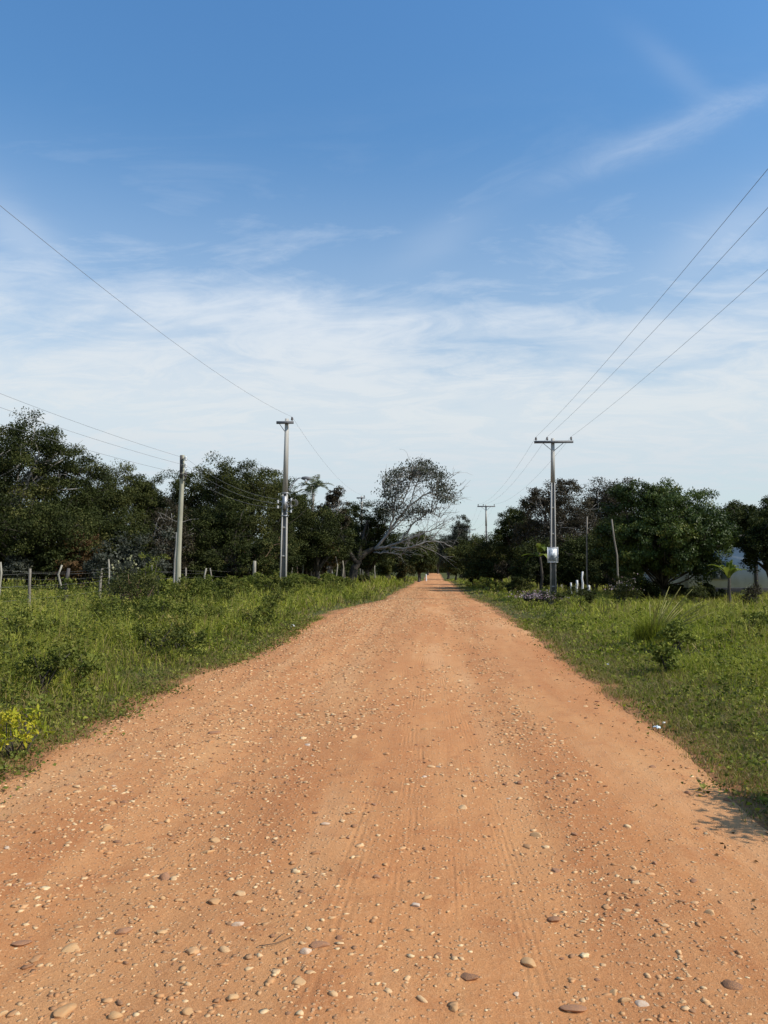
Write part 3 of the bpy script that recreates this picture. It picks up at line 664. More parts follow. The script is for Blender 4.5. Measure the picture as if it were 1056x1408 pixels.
# sparse tree leaning over the road
def sparse_tree():
    r = np.random.default_rng(4242); Y = 66; base = at(484, 803, Y); bx = float(base[0]); z0 = float(gz(bx, Y))
    root = thing('leaning_tree', (bx, Y, z0), 'half bare tree leaning from the left verge over the road, silvery arching branches', 'tree')
    o = np.array([bx, Y, z0])
    def w(px, py, dy=0.0): return at(px, py, Y + dy) - o
    def poly(pts, n=16):
        pts = np.array(pts); u_ = np.linspace(0, len(pts) - 1, n); i = np.minimum(u_.astype(int), len(pts) - 2); f = (u_ - i)[:, None]
        q = pts[i] * (1 - f) + pts[i + 1] * f; q[1:-1] = (q[:-2] + 2 * q[1:-1] + q[2:]) / 4; q[1:-1] += r.normal(0, .035, (n - 2, 3)); return q
    tk = MB(); tk.tube(poly([[0, 0, -.2], w(486, 786), w(492, 770, .2), w(503, 760, .3), w(518, 753, .4)]), np.linspace(.4, .2, 16), 12)
    tk.tube(poly([w(490, 775), w(478, 755, -.6), w(468, 735, -1)]), np.linspace(.24, .09, 16), 8)
    tk.tube(poly([w(493, 770), w(497, 745, .6), w(505, 715, 1)]), np.linspace(.2, .07, 16), 8)
    tk.build('trunk', M['bark'], root, True)
    lim = [([(515, 755), (531, 737), (541, 712), (542, 690), (548, 665), (556, 642)], 0, .12), ([(518, 753), (545, 716), (565, 692), (590, 678), (610, 668)], .8, .12),
           ([(516, 756), (550, 746), (575, 736), (600, 727)], -.8, .11), ([(530, 752), (556, 755), (570, 751), (585, 745), (604, 744), (622, 752)], -1.4, .1), ([(514, 760), (538, 760), (552, 763)], -1, .07),
           ([(541, 705), (531, 690), (526, 668)], .4, .06), ([(565, 692), (572, 665), (580, 645)], 1.4, .06), ([(590, 678), (612, 684), (626, 694)], .9, .05), ([(548, 700), (562, 672), (566, 648)], -1.2, .06), ([(550, 746), (572, 716), (592, 704), (606, 712)], -1.3, .07), ([(531, 737), (556, 712), (578, 702)], 1.2, .07)]
    b = MB(); nodes = []
    for pts, dy, ra in lim:
        q = poly([w(x, y, dy * min(1, k * .5)) for k, (x, y) in enumerate(pts)]); b.tube(q, np.linspace(ra, ra * .28, 16), 8); nodes += list(q[3:])
    nodes = np.array(nodes); twig_pts = []
    for _ in range(190):                                   # bare twigs
        p = nodes[int(r.integers(len(nodes)))]; d = np.array([.75, 0, .45]) + r.normal(0, .55, 3); d /= np.linalg.norm(d); L = r.uniform(.8, 2.2)
        q = curve(p, p + d * L, r, .07, 6, .07); b.tube(q, np.linspace(.024, .01, 6), 4)
        for _ in range(3):
            j = int(r.integers(2, 6)); e = d + r.normal(0, .6, 3); b.tube(curve(q[j], q[j] + e * L * .35, r, .05, 4, .06), np.linspace(.013, .007, 4), 3)
    parts = []; tuf = []
    for _ in range(150):
        a = r.uniform(rad(6), rad(172)); k = r.uniform(.3, 1.0) ** .55; tuf.append((576 + 52 * k * math.cos(a), 688 - 56 * k * math.sin(a) + (5 if a < 1 else 0)))
    for _ in range(34): tuf.append((r.uniform(540, 598), 704 - r.random() * 14 + (r.random() ** 3) * 20))
    for _ in range(16): tuf.append((r.uniform(524, 542), r.uniform(684, 708)))
    for px, py in tuf:
        p = w(px, py, r.normal(0, 1.5)); nn = nodes[np.argsort(np.linalg.norm(nodes - p, axis=1))[int(r.integers(0, 4))]]
        b.tube(curve(nn, p, r, .06, 6, .08), np.linspace(.028, .01, 6), 4)
        k = int(r.integers(16, 38)); s = r.uniform(.2, .42)
        P = p + r.normal(0, 1, (k, 3)) * np.array([s * 1.1, s, s * .55]); D = r.normal(0, .5, (k, 3)) + np.array([0, 0, -.8])
        l = .19 * r.uniform(.7, 1.3, k); V, q, T = leaves(P, D, l, l * .5, r, r.random(k)); parts.append((V, [q], T))
    b.build('branch', M['bark_pale'], root, True)
    V, F, T = join(parts); mesh_np('crown', V, F, M['leaf_grey'], {'tint': T}, parent=root)
sparse_tree()
# palms and broad leaved plants
def frond(parts, p0, az, el, L, r, drop, leaf_l, nl=26, w=.07):
    d = np.array([math.cos(az) * math.cos(el), math.sin(az) * math.cos(el), math.sin(el)]); t = np.linspace(0, 1, nl)[:, None]
    pts = p0 + d * t * L + np.array([0, 0, -drop * L]) * t ** 2
    side = np.cross(d, [0, 0, 1.0]); side /= np.linalg.norm(side)
    for s in (-1, 1):
        D = side * s * .9 + d * .55 + np.array([0, 0, -.25]) + r.normal(0, .1, (nl, 3))
        l = leaf_l * np.sin(np.clip(t[:, 0] * .9 + .12, 0, 1) * math.pi) + .08
        V, q, T = leaves(pts, D, l, w, r, r.random(nl)); parts.append((V, [q], T))
    return pts
def palm(px, Y, top_py, base_z, label, mat, L, nf, seed, trunk=True, leaf_l=.6):
    r = np.random.default_rng(seed); c = at(px, top_py, Y); X = float(c[0]); z0 = float(gz(X, Y)); H = c[2] - z0
    root = thing('palm_tree', (X, Y, z0), label, 'palm'); b = MB(); parts = []
    p0 = np.array([0, 0, H]); b.tube(curve((0, 0, -.2), p0, r, 0, 8, .02), np.linspace(.2, .13, 8), 10)
    for i in range(nf):
        f = frond(parts, p0, i * 2.4 + r.uniform(-.2, .2), r.uniform(-.3, 1.35), L * r.uniform(.8, 1.1), r, r.uniform(.45, .85), leaf_l, w=.06)
        b.tube(f[::5], np.linspace(.03, .008, len(f[::5])), 4)
    b.build('trunk', M['bark_pale'], root, True); V, F, T = join(parts); mesh_np('crown', V, F, M[mat], {'tint': T}, parent=root)
palm(431, 70, 672, 0, 'feathery palm rising above the trees right of the lamp pole', 'leaf_palm', 2.3, 20, 5, leaf_l=.5)
def broad_plant(name, px, Y, py, h, n, label, mat, seed, leafL, leafW, bark='bark', el0=.35, sagk=.75):
    r = np.random.default_rng(seed); X = W_at(px, Y); z0 = float(gz(X, Y)); root = thing(name, (X, Y, z0), label, 'plant')
    H = at(px, py, Y)[2] - z0; b = MB(); parts = []
    b.tube(curve((0, 0, -.1), (0, 0, H), r, 0, 6, .02), np.linspace(.09, .05, 6), 8); b.build('stem', M[bark], root, True)
    for i in range(n):
        az = i * 2.4 + r.uniform(-.4, .4); el = r.uniform(el0, 1.48); d = np.array([math.cos(az) * math.cos(el), math.sin(az) * math.cos(el), math.sin(el)]); m = 7
        t = np.linspace(0, 1, m); L = leafL * r.uniform(.8, 1.15)
        pts = np.array([0, 0, H * r.uniform(.85, 1)]) + np.outer(t * L, d) + np.outer(t ** 2.5 * -sagk * L * r.uniform(.4, 1.2), [0, 0, 1])
        s = np.cross(d, [0, 0, 1]); s /= np.linalg.norm(s); w = leafW * np.sin(np.clip(t * .92 + .06, 0, 1) * math.pi) ** .7
        V = np.stack([pts - s * w[:, None] / 2 + [0, 0, .03], pts, pts + s * w[:, None] / 2 + [0, 0, .03]], 1).reshape(-1, 3)
        k = np.arange(m - 1)[:, None] * 3; F = np.concatenate([np.concatenate([k, k + 1, k + 4, k + 3], 1), np.concatenate([k + 1, k + 2, k + 5, k + 4], 1)])
        parts.append((V, [F], np.full(len(V), r.random())))
    V, F, T = join(parts); mesh_np('foliage', V, F, M[mat], {'tint': T}, True, root); return root
broad_plant('banana_plant', 742, 44, 760, 2, 12, 'pale green broad leaved plant left of the notice board', 'leaf_lime', 3, 1.1, .3)
broad_plant('banana_plant', 1002, 34, 792, 2, 18, 'yellow green broad leaved plant at the right flank of the domed tree', 'leaf_lime', 4, 1.15, .24, 'bark', .7, .6)

# far wooded mass
def woods():
    r = np.random.default_rng(9); parts = []
    for sgn in (-1, 1):
        for i in range(170):
            x = sgn * (r.uniform(9, 150) if i > 40 else r.uniform(7.5, 40)); y = r.uniform(115, 210) if i > 50 else r.uniform(80, 130)
            if abs(x) < 14 and y < 100: x = sgn * 18
            h = r.uniform(4.0, 7.0); z = float(gz(x, y)); c = np.array([[x, y, z + h * .5]])
            parts += crown_leaves(c, np.array([h * .55]), 330, .55, .5, r, flat=.95, sub=8)
    for i in range(90):
        x = r.uniform(-160, 160) if i > 40 else r.uniform(-45, 45); y = r.uniform(320, 400); h = r.uniform(9, 15); c = np.array([[x, y, float(gz(x, y)) + h * .45]])
        parts += crown_leaves(c, np.array([h * .62]), 1000, .8, .5, r, flat=.9, sub=14)
    V, F, T = join(parts); return mesh_np('distant_woods', V, F, M['leaf_dark'], {'tint': T})
tag(kind(woods(), 'stuff'), 'far dark wooded mass behind the roadside trees', 'woods')

# ------------------------------------------------------------------ verge plants
shrub('bush', W_at(185, 20.5), 20.5, 1.4, 2.0, 'tall dark twiggy bush in the left verge grass, in front of the timber pole', 'leaf_olive', 1, 170, .06, .45, n=22, bark='bark_red')
shrub('bush', W_at(172, 24), 24, 1.55, 1.1, 'cream flowering bush behind the dark twiggy bush on the left', 'leaf_grey', 2, 260, .07, .5, extra=('flower_cream', 160, .08))
shrub('bush', W_at(205, 23), 23, 1.75, .9, 'pale green feathery bush between the fence and the timber pole', 'leaf_weed', 3, 260, .05, .4)
shrub('yellow_plant', W_at(26, 6.6), 6.6, .3, .62, 'bright yellow leafed plant at the lower left road edge', 'leaf_yellow', 4, 64, .055, .34, n=9, cat='plant')
shrub('flowering_bush', W_at(735, 31.5), 31.5, .62, 2.3, 'low pink flowering bush in front of the notice pole', 'leaf_grey', 5, 320, .055, .5, n=12, extra=('flower', 480, .055))
shrub('bush', W_at(855, 30), 30, 1.15, 1.5, 'bush with pinkish seed heads in front of the leaning stake', 'leaf_olive', 6, 330, .06, .5, n=11, extra=('flower', 110, .06))
shrub('bush', W_at(795, 30), 30, .75, 2.3, 'low dark weedy bush between the pink flowers and the tall tussock', 'leaf_olive', 7, 320, .055, .5, n=12)
shrub('bush', W_at(955, 33), 33, .85, 1.5, 'round green bush in front of the sunlit white wall', 'leaf_olive', 8, 300, .06, .5)
shrub('bush', W_at(1032, 30), 30, .8, .9, 'dry pale seeded bush before the white wall at the right border', 'leaf_brown', 9, 220, .06, .5, extra=('flower_cream', 60, .06))
shrub('bush', W_at(925, 14.2), 14.2, .5, .75, 'small broad leaved bush right of the tall tussock', 'leaf_weed', 10, 150, .05, .6)
shrub('bush', W_at(1040, 16.5), 16.5, .62, 1.0, 'loose leafy bush in the right field near the border', 'leaf_weed', 11, 260, .05, .55)
shrub('bush', W_at(915, 12.0), 12.0, .38, .6, 'low leafy bush below the tall tussock', 'leaf_weed', 12, 130, .045, .6)
shrub('bush', W_at(672, 50), 50, .9, 3.2, 'grassy green bush mound on the far right verge', 'leaf_weed', 13, 330, .1, .4, n=12)
shrub('bush', W_at(715, 44), 44, 1.0, 3.0, 'dull green bush mound left of the notice pole foot', 'leaf_olive', 14, 330, .09, .45, n=12)
shrub('bush', W_at(556, 84), 84, 2.5, 2.6, 'dark bush with a few rusty leaves below the arching bare branches', 'leaf_mix', 15, 330, .2, .5)
shrub('bush', W_at(536, 80), 80, 2.2, 3.0, 'dark green bush at the left verge below the arching branches', 'leaf_olive', 16, 300, .2, .5)
shrub('bush', W_at(500, 64), 64, .85, 1.2, 'small round bush at the foot of the leaning tree', 'leaf_olive', 17, 240, .1, .5)
rw = np.random.default_rng(12)
for i in range(30):
    Y = 8.5 + i * .62 + rw.uniform(-.6, .6); x = float(edge_l(Y)) - rw.uniform(.7, 1.2 + .16 * Y); h = rw.uniform(.35, .75); w = rw.uniform(.7, 1.4); mt = ('leaf_weed', 'leaf_herb', 'leaf_herb')[i % 3]
    lb = {'leaf_weed': 'light green leafy weed clump close to the left edge of the road', 'leaf_herb': 'dull green weed clump close to the left edge of the road'}[mt]
    shrub('weed_clump', x, Y, h, w, lb, mt, 130 + i, 110, .04 + .001 * Y, .5, group=lb.replace('clump', 'clumps'), cat='weed', n=11)
for i in range(34):
    px = 195 + i * 8.2 + rw.uniform(-12, 12); Y = 19 + i * .85 + rw.uniform(-3, 6); h = rw.uniform(.55, 1.15); w = rw.uniform(1.0, 2.0) * (1 + .01 * Y); mt = ('leaf_weed', 'leaf_herb', 'leaf_herb')[i % 3]
    lb = {'leaf_weed': 'light green leafy weed clump in the left verge grass', 'leaf_herb': 'dull green leafy weed clump in the left verge grass'}[mt]
    shrub('weed_clump', W_at(px, Y), Y, h, w, lb, mt, 30 + i, 280, .05 + .001 * Y, .5, group=lb.replace('clump', 'clumps'), cat='weed', n=11)
for i, (px, Y, h, w) in enumerate(((868, 36, 1.3, 1.8), (893, 37, .9, 1.4), (925, 37.5, .75, 1.3), (975, 37, .8, 1.5))):
    shrub('bush', W_at(px, Y), Y, h, w, ('dark bush under the left flank of the domed tree', 'dark bush at the foot of the domed tree', 'low dark bush under the domed tree before the sunlit wall', 'dark bush below the yellow green broad leaved plant')[i], 'leaf_dark', 70 + i, 300, .1, .5, n=10)
for i, (x, y, h, w) in enumerate(((3.72, 5.1, 1.72, 1.5), (5.2, 6.8, 1.6, 1.8))):
    shrub('bush', x, y, h, w, ('leafy bush just beyond the right border whose shade falls on the road', 'second leafy bush just beyond the right border behind the first')[i], 'leaf_olive', 60 + i, 420, .07, .5, n=12)
def tussock(x, y, label):
    r = np.random.default_rng(15); z0 = float(gz(x, y)); root = thing('grass_tussock', (x, y, z0), label, 'grass tussock')
    n = 900; a = r.uniform(0, 6.28, n); rr = .28 * r.random(n) ** .6
    P = np.stack([rr * np.cos(a), rr * np.sin(a), np.full(n, -.02)], -1); 
    V, q, t3, T = blades(P, r.uniform(.3, .75, n), r.uniform(.008, .016, n), r, 1.2, tint=r.random(n) * .75); mesh_np('foliage', V, [q, t3], M['grass'], {'tint': T}, parent=root)
    b = MB()
    for i in range(34):
        d = np.array([r.normal(.1, .55), r.normal(0, .5), 1.0]); d /= np.linalg.norm(d); L = r.uniform(.6, 1.3)
        t = np.linspace(0, 1, 6)[:, None]; b.tube(d * t * L + np.array([d[0], d[1], -.15]) * (t ** 2) * .35 * L, np.array([.006, .0055, .005, .008, .01, .004]), 4, tint=r.random())
    b.build('stem', M['straw'], root, tint=True)
tussock(W_at(893, 15.5), 15.5, 'tall grass tussock with straw coloured stalks in the right verge')

# ------------------------------------------------------------------ fences
def post_bm(b, x, y, h, rad_, r, z=None, lx=None):
    z0 = float(gz(x, y)) if z is None else z
    p = np.array([[0, 0, -.3], [0, 0, h * .35], [0, 0, h * .7], [0, 0, h]]); p[1:, :2] += r.normal(0, .035, (3, 2)); p[-1, 0] += r.normal(0, .04) if lx is None else lx
    return p + np.array([x, y, z0]), rad_ * np.array([1.05, 1, .95, .85]) * r.uniform(.9, 1.1)
def fence(name, pts, label, rad_, hh, mats, seed, wires=(.45, .8, 1.12), wr=.0026):
    r = np.random.default_rng(seed); x0, y0 = pts[0][:2]; z0 = float(gz(x0, y0)); root = thing(name, (x0, y0, z0), label, 'fence'); o = np.array([x0, y0, z0]); tops = []
    for i, q in enumerate(pts):
        h = hh * r.uniform(.92, 1.1) if len(q) < 3 else q[2]; b = MB(); p, rr = post_bm(b, q[0], q[1], h, rad_, r)
        b.tube(p - o, rr, 9); b.build('post', M[mats[i % len(mats)]], root, True); tops.append((p, h))
    for w in wires:
        b = MB(); path = []
        for i, (p, h) in enumerate(tops):
            c = p[0] + np.array([0, rad_ * .0, .3 + w]); c[0] += rad_ + .004; c[2] = p[0][2] + .3 + w * h / hh
            if path:
                a = path[-1]; path += [a + (c - a) * t + np.array([0, 0, -.04 * math.sin(t * math.pi)]) for t in (.25, .5, .75)]
            path.append(c)
        b.tube(np.array(path) - o, wr, 5); b.build('wire', M['wire_pale'], root, True)
    return root
def wp(px, Y, h=None): return (W_at(px, Y), Y) if h is None else (W_at(px, Y), Y, h)
fence('wire_fence', [(-11.0, 14.5), wp(41, 21.5, 1.32), wp(139, 29.0, 1.28), wp(256, 40, 1.35), wp(290, 45, 1.3), wp(324, 50, 1.3), wp(381, 57, 1.6), wp(430, 66, 1.4)],
      'wire fence of grey wooden posts running along the left verge', .045, 1.25, ['post_grey'], 1)
fence('wire_fence', [wp(-120, 31), wp(-58, 32), wp(1, 33, 1.55), wp(83, 35.5, 1.45), wp(150, 37, 1.75), wp(210, 39, 1.5), wp(281, 42, 1.3)],
      'wire fence of pale crooked posts crossing the left field before the trees', .045, 1.45, ['post_pale'], 2)
fence('wire_fence', [wp(p, 58 + i * .9) for i, p in enumerate((402, 409, 416, 422, 428, 434, 440, 445, 450, 455))] ,
      'close set stake fence of thin brown poles right of the lamp pole', .05, 1.95, ['post_pale', 'bark_red'], 3, (.5, 1.2))
fence('wire_fence', [wp(463, 60, 2.2), wp(472, 63, 1.9), wp(492, 71, 1.6), wp(515, 78, 1.6), wp(545, 95, 1.5)],
      'wire fence of pale thin posts near the leaning tree', .05, 1.7, ['post_pale'], 4, (.5, 1.0))
def single(name, px, Y, h, rad_, mat, label, cat, seed, lean=0.0, group=None, z=0.0):
    r = np.random.default_rng(seed); X = W_at(px, Y); z0 = float(gz(X, Y)); b = MB()
    t = np.linspace(0, 1, 6)[:, None]; p = np.array([[0, 0, -.25]]) + t * np.array([lean, 0, h + .25]) + r.normal(0, .012, (6, 3)); b.tube(p, rad_ * np.linspace(1.1, .85, 6), 9)
    o = b.build(name, M[mat], None, True); o.location = (X, Y, z0 + z); return tag(o, label, cat, group)
single('fence_post', 350, 43, 1.75, .1, 'post_pale', 'thick pale cut post standing alone left of the lamp pole', 'post', 2)
single('stake', 855, 32.8, 3.5, .036, 'post_grey', 'long pale stake leaning left beside the domed tree', 'stake', 3, -.36)
single('stake', 807, 42, 4.2, .045, 'post_grey', 'upright thin grey stake in front of the brown tree', 'stake', 4, .03)
for i, (px, h, rr) in enumerate(((785, .75, .045), (793, .85, .065), (800.6, 1.3, .055), (809.5, .65, .07))):
    single('white_post', px, 41, h, rr, 'white_paint', ('thinnest of the four white painted posts, nearest the notice pole', 'second white painted post from the notice pole', 'tallest of the four white painted posts', 'short thick white painted post farthest from the notice pole')[i], 'post', 10 + i, group='white painted posts under the right trees')
single('white_post', 586, 150, 1.3, .12, 'white_paint', 'tiny white marker post at the far end of the road', 'post', 31)
def stump():
    x, y = W_at(93, 25.5), 25.5; z0 = float(gz(x, y)); root = thing('vine_stump', (x, y, z0), 'dark stump wrapped in green vine in the left field', 'stump'); r = np.random.default_rng(8)
    b = MB(); b.tube(curve((0, 0, -.2), (.04, 0, 1.3), r, 0, 6, .02), np.linspace(.11, .05, 6), 9); b.build('stump', M['timber_dark'], root, True)
    C = np.array([[0, 0, z] for z in (.1, .25, .42, .6, .78, .92)]); R = np.array([.42, .36, .3, .26, .2, .14])
    V, F, T = join(crown_leaves(C, R, 130, .07, .8, r, sub=6)); mesh_np('foliage', V, F, M['leaf_weed'], {'tint': T}, parent=root)
stump()
single('bare_sapling', 238, 38, 3.1, .045, 'bark_pale', 'bare thin sapling stem leaning left beside the timber pole', 'sapling', 9, .15)

# ------------------------------------------------------------------ poles
def insulator(b, p, s=1.0):
    b.lathe(p, [(0, .018 * s), (.05 * s, .018 * s), (.051 * s, .055 * s), (.085 * s, .06 * s), (.09 * s, .035 * s), (.12 * s, .04 * s), (.125 * s, .055 * s), (.15 * s, .05 * s), (.19 * s, .03 * s), (.2 * s, .005)], 12)
def concrete_pole(x, y, H, label, arm, ins, wb=.32, wt=.15, lean=0.0, ladder_top=.72, detail=True, arm_z=None, group=None, braces=(-1, 1)):
    z0 = float(gz(x, y)); root = thing('utility_pole', (x, y, z0), label, 'utility pole', group)
    W = lambda z: wb + (wt - wb) * z / H
    cx = lambda z: lean * z / H
    b = MB(); zt = H * ladder_top; dpt = .2
    def ft(z0_, z1, xa, wa, ya, da, xb=None, wb_=None):           # tapered bar between heights
        xb = xa if xb is None else xb; wb_ = wa if wb_ is None else wb_
        V = []
        for z, xx, w in ((z0_, xa, wa), (z1, xb, wb_)):
            for p, q in ((-1, -1), (1, -1), (1, 1), (-1, 1)): V.append((xx + p * w / 2, ya + q * da / 2, z))
        b.add(np.array(V), np.array([[3, 2, 1, 0], [4, 5, 6, 7], [0, 1, 5, 4], [1, 2, 6, 5], [2, 3, 7, 6], [3, 0, 4, 7]]))
    fl = .062
    for s in (-1, 1):
        ft(-.4, zt, cx(0) + s * (W(0) / 2 - fl / 2), fl, 0, dpt, cx(zt) + s * (W(zt) / 2 - fl * .4), fl * .8)
    ft(zt, H, cx(zt), W(zt), 0, dpt - .004, cx(H), W(H))
    k = 0; z = .55
    while z < zt - .3:
        ft(z, z + .07, cx(z), W(z) - .03, 0, dpt - .03); z += 1.32
    b.build('shaft', M['concrete'], root)
    b2 = MB(); b = b2
    ft(-.4, zt - .001, cx(0), W(0) - 2 * fl, .0, .05, cx(zt), max(.02, W(zt) - 2 * fl * .75)); b2.build('web', M['concrete_shaded'], root)
    az = arm_z or H - .2; a0, a1 = arm
    c = MB(); c.box(((a0 + a1) / 2 + cx(az), -.16, az), (a1 - a0, .1, .12)); ao = c.build('crossarm', M['steel_grey'], root)
    for i in ins:
        q = MB(); insulator(q, (i + cx(az), -.16, az + .062)); q.build('insulator', M['ceramic'], ao, True)
    for s in braces:
        q = MB(); e = min(.5, (a1 if s > 0 else -a0) * .7); q.tube([(cx(az) + s * e, -.14, az - .06), (cx(az) + s * .07, -.118, az - .42)], .016, 6); q.build('brace', M['steel_grey'], root)
    return root, z0, az, cx
RY = [-9, 40, 87, 139]; RXc = []
lab_r = ['concrete crossarm pole behind the viewer on the right', 'concrete crossarm pole on the right verge with a notice board', 'middle distance crossarm pole among the right trees', 'farthest thin crossarm pole near the end of the road']
G_P = 'utility poles along the road'
RX = [6.3, W_at(760, 40), W_at(669, 87), W_at(646.5, 139)]; rins = []
for i in range(4):
    top = {1: at(762, 603, 40)[2], 2: at(669, 694, 87)[2], 3: at(646, 727, 139)[2]}.get(i, 8.6); z0 = float(gz(RX[i], RY[i]))
    root, z0, az, cx = concrete_pole(RX[i], RY[i], top - z0, lab_r[i], (-.95, 1.0), (-.86, -.3, .9), lean=.1 if i == 1 else 0, group=G_P)
    rins.append([np.array([RX[i] + k + cx(az), RY[i] - .16, z0 + az + .26]) for k in (-.86, -.3, .9)])
LX = [-6.9, W_at(389, 36), W_at(497, 75), W_at(528, 114)]; LY = [-4, 36, 75, 114]; lins = []
lab_l = ['concrete pole behind the viewer on the left', 'concrete pole with a curved street lamp on the left verge', 'far left pole whose short crossarm peeps above the compact dark tree', 'hidden left pole behind the leaning tree']
for i in range(4):
    top = {1: at(394, 576, 36)[2], 2: at(497, 682, 75)[2], 0: 7.45}.get(i, 8.5); z0 = float(gz(LX[i], LY[i]))
    root, z0, az, cx = concrete_pole(LX[i], LY[i], top - z0, lab_l[i], (-.46, .34), (.27,), wb=.33, wt=.15, lean=.13 if i == 1 else 0, ladder_top=.58, group=G_P, braces=(-1,))
    lins.append(np.array([LX[i] + .27 + cx(az), LY[i] - .16, z0 + az + .26]))
    if i == 1:
        zl = at(394, 668, 36)[2] - z0; x0 = cx(zl)
        b = MB(); t = np.linspace(0, 1, 12)
        arm = np.stack([x0 + .13 + .68 * t, np.full(12, -.05), zl - .25 + .62 * np.sin(np.clip(t * 1.12, 0, 1) * math.pi / 2) - .1 * np.clip(t - .75, 0, 1)], -1); b.tube(arm, .026, 8); b.build('lamp_arm', M['steel'], root, True)
        e = arm[-1]; b = MB(); b.tube([e + [-.06, 0, -.01], e + [.0, 0, .0], e + [.14, 0, -.01], e + [.32, 0, -.03], e + [.36, 0, -.04]], [.03, .07, .1, .09, .03], 12); h = b.build('lamp_head', M['steel_grey'], root, True)
        b = MB(); b.lathe(e + [.17, 0, -.26], [(.04, .02), (.06, .055), (.12, .075), (.2, .085)], 12); b.build('lamp_glass', M['lamp_glass'], h, True)
        b = MB()
        for k in (.0, -.42, -.62, -1.05):
            zz = zl - .35 + k; b.box((cx(zz), 0, zz), (.36 - .012 * zz, .215, .05))
        b.build('clamp', M['steel'], root)
        for s, dz in ((-1, -.75), (-1, -1.0), (1, -.65), (1, -.95), (1, -1.2)):
            zz = zl + dz; b = MB(); b.tube([(cx(zz) + s * .12, -.08, zz), (cx(zz) + s * .3, -.12, zz)], .014, 6); br_ = b.build('bracket', M['steel'], root)
            b = MB(); b.tube([(cx(zz) + s * .31, -.12, zz - .06), (cx(zz) + s * .31, -.12, zz - .02), (cx(zz) + s * .31, -.12, zz + .02), (cx(zz) + s * .31, -.12, zz + .06)], [.055, .035, .035, .055], 10); b.build('insulator', M['ceramic_white'], br_, True)
        b = MB(); zz = zl - .82
        for k in range(3):
            a = np.linspace(0, 2 * math.pi, 13); b.tube(np.stack([cx(zz) + .38 + .16 * np.cos(a) + .05 * k, np.full(13, -.14 - .03 * k), zz + .12 * np.sin(a) * (1 + .2 * k)], -1), .014, 5, cap=False)
        b.build('cable_coil', M['wire_pale'], root, True)
        b = MB(); b.box((cx(zl - .8), -.12, zl - .8), (.17, .05, .62)); b.build('cable_box', M['steel'], root)
        LPOLE = (np.array([LX[1], LY[1], z0]), zl)
# timber pole
def timber_pole():
    Y = 35; X = W_at(247, Y); z0 = float(gz(X, Y)); H = at(249, 626, Y)[2] - z0
    root = thing('utility_pole', (X, Y, z0), 'weathered round timber pole in the left verge with stacked insulators', 'utility pole', G_P)
    x0 = float(at(245, 812, Y)[0] - X)
    b = MB(); t = np.linspace(0, 1, 10); path = np.stack([x0 * (1 - t) + .07 * t + -.035 * np.sin(t * 5.2), .02 * np.sin(t * 4), -.3 + (H + .3) * t], -1); path[:, 0] -= .06 * t; b.tube(path, np.linspace(.125, .095, 10), 14)
    b.build('shaft', M['timber_pole'], root, True)
    tx = path[-1, 0]; b = MB(); b.box((tx - .02, -.13, H - .55), (.11, .05, 1.05)); b.build('mounting_plank', M['timber_dark'], root)
    ins = []
    for k, zz in enumerate((H - .18, H - .5, H - .92)):
        b = MB(); b.tube([(tx + .02, -.12, zz), (tx + .22, -.17, zz)], .016, 6); br_ = b.build('bracket', M['steel_grey'], root)
        b = MB(); b.tube([(tx + .2, -.17, zz - .08), (tx + .2, -.17, zz - .03), (tx + .2, -.17, zz + .03), (tx + .2, -.17, zz + .08)], [.08, .05, .05, .08], 10); b.build('insulator', M['ceramic_white'] if k < 2 else M['ceramic'], br_, True)
        ins.append(np.array([X + tx + .24, Y - .17, z0 + zz]))
    b = MB(); b.tube([(tx + .12, -.1, H - 1.2), (tx + .2, -.12, H - 1.05), (tx + .19, -.12, H - .75)], .04, 8); b.build('cable_clamp', M['steel_grey'], root)
    return ins
tins = timber_pole()

# ------------------------------------------------------------------ overhead wires
def span(a, b, sag, n=24):
    t = np.linspace(0, 1, n)[:, None]; return a + (b - a) * t - np.array([0, 0, 1.0]) * sag * 4 * t * (1 - t)
def wire(name, spans, r_, label, group):
    b = MB(); P = [spans[0][0]] + [q for s in spans for q in s[1:]]
    P = np.array(P); o0 = P[0].copy(); b.tube(P - o0, r_, 5)
    o = b.build(name, M['wire'], None, True); o.location = o0; return tag(o, label, 'wire', group)
for k, nm in enumerate(('left', 'middle', 'right')):
    wire('overhead_wire', [span(rins[i][k], rins[i + 1][k], (.55, .8, .8)[i]) for i in range(3)], .0045, '%s wire of the three strung on the right hand crossarm poles' % {'left': 'roadside', 'middle': 'middle', 'right': 'outer'}[nm], 'wires on the right poles')
wire('overhead_wire', [span(lins[i], lins[i + 1], (.85, .8, .8)[i]) for i in range(3)], .0042, 'single high wire on the tops of the left hand concrete poles', None)
p0, zl = LPOLE
for k, (py, lb) in enumerate(((530, 'upper wire running left from the timber pole'), (549, 'middle wire running left from the timber pole'), (572, 'lower wire running left from the timber pole'))):
    c = at(0, py, 25.0); e = tins[k] + (c - tins[k]) * 2.3; e[2] += .4
    tgt = p0 + np.array([-.12, -.12, zl - (.65, .85, 1.05)[k]])
    wire('overhead_wire', [span(e, tins[k], .45), span(tins[k], tgt, .35)], .0055, lb + ' and on to the lamp pole', 'wires on the timber pole')

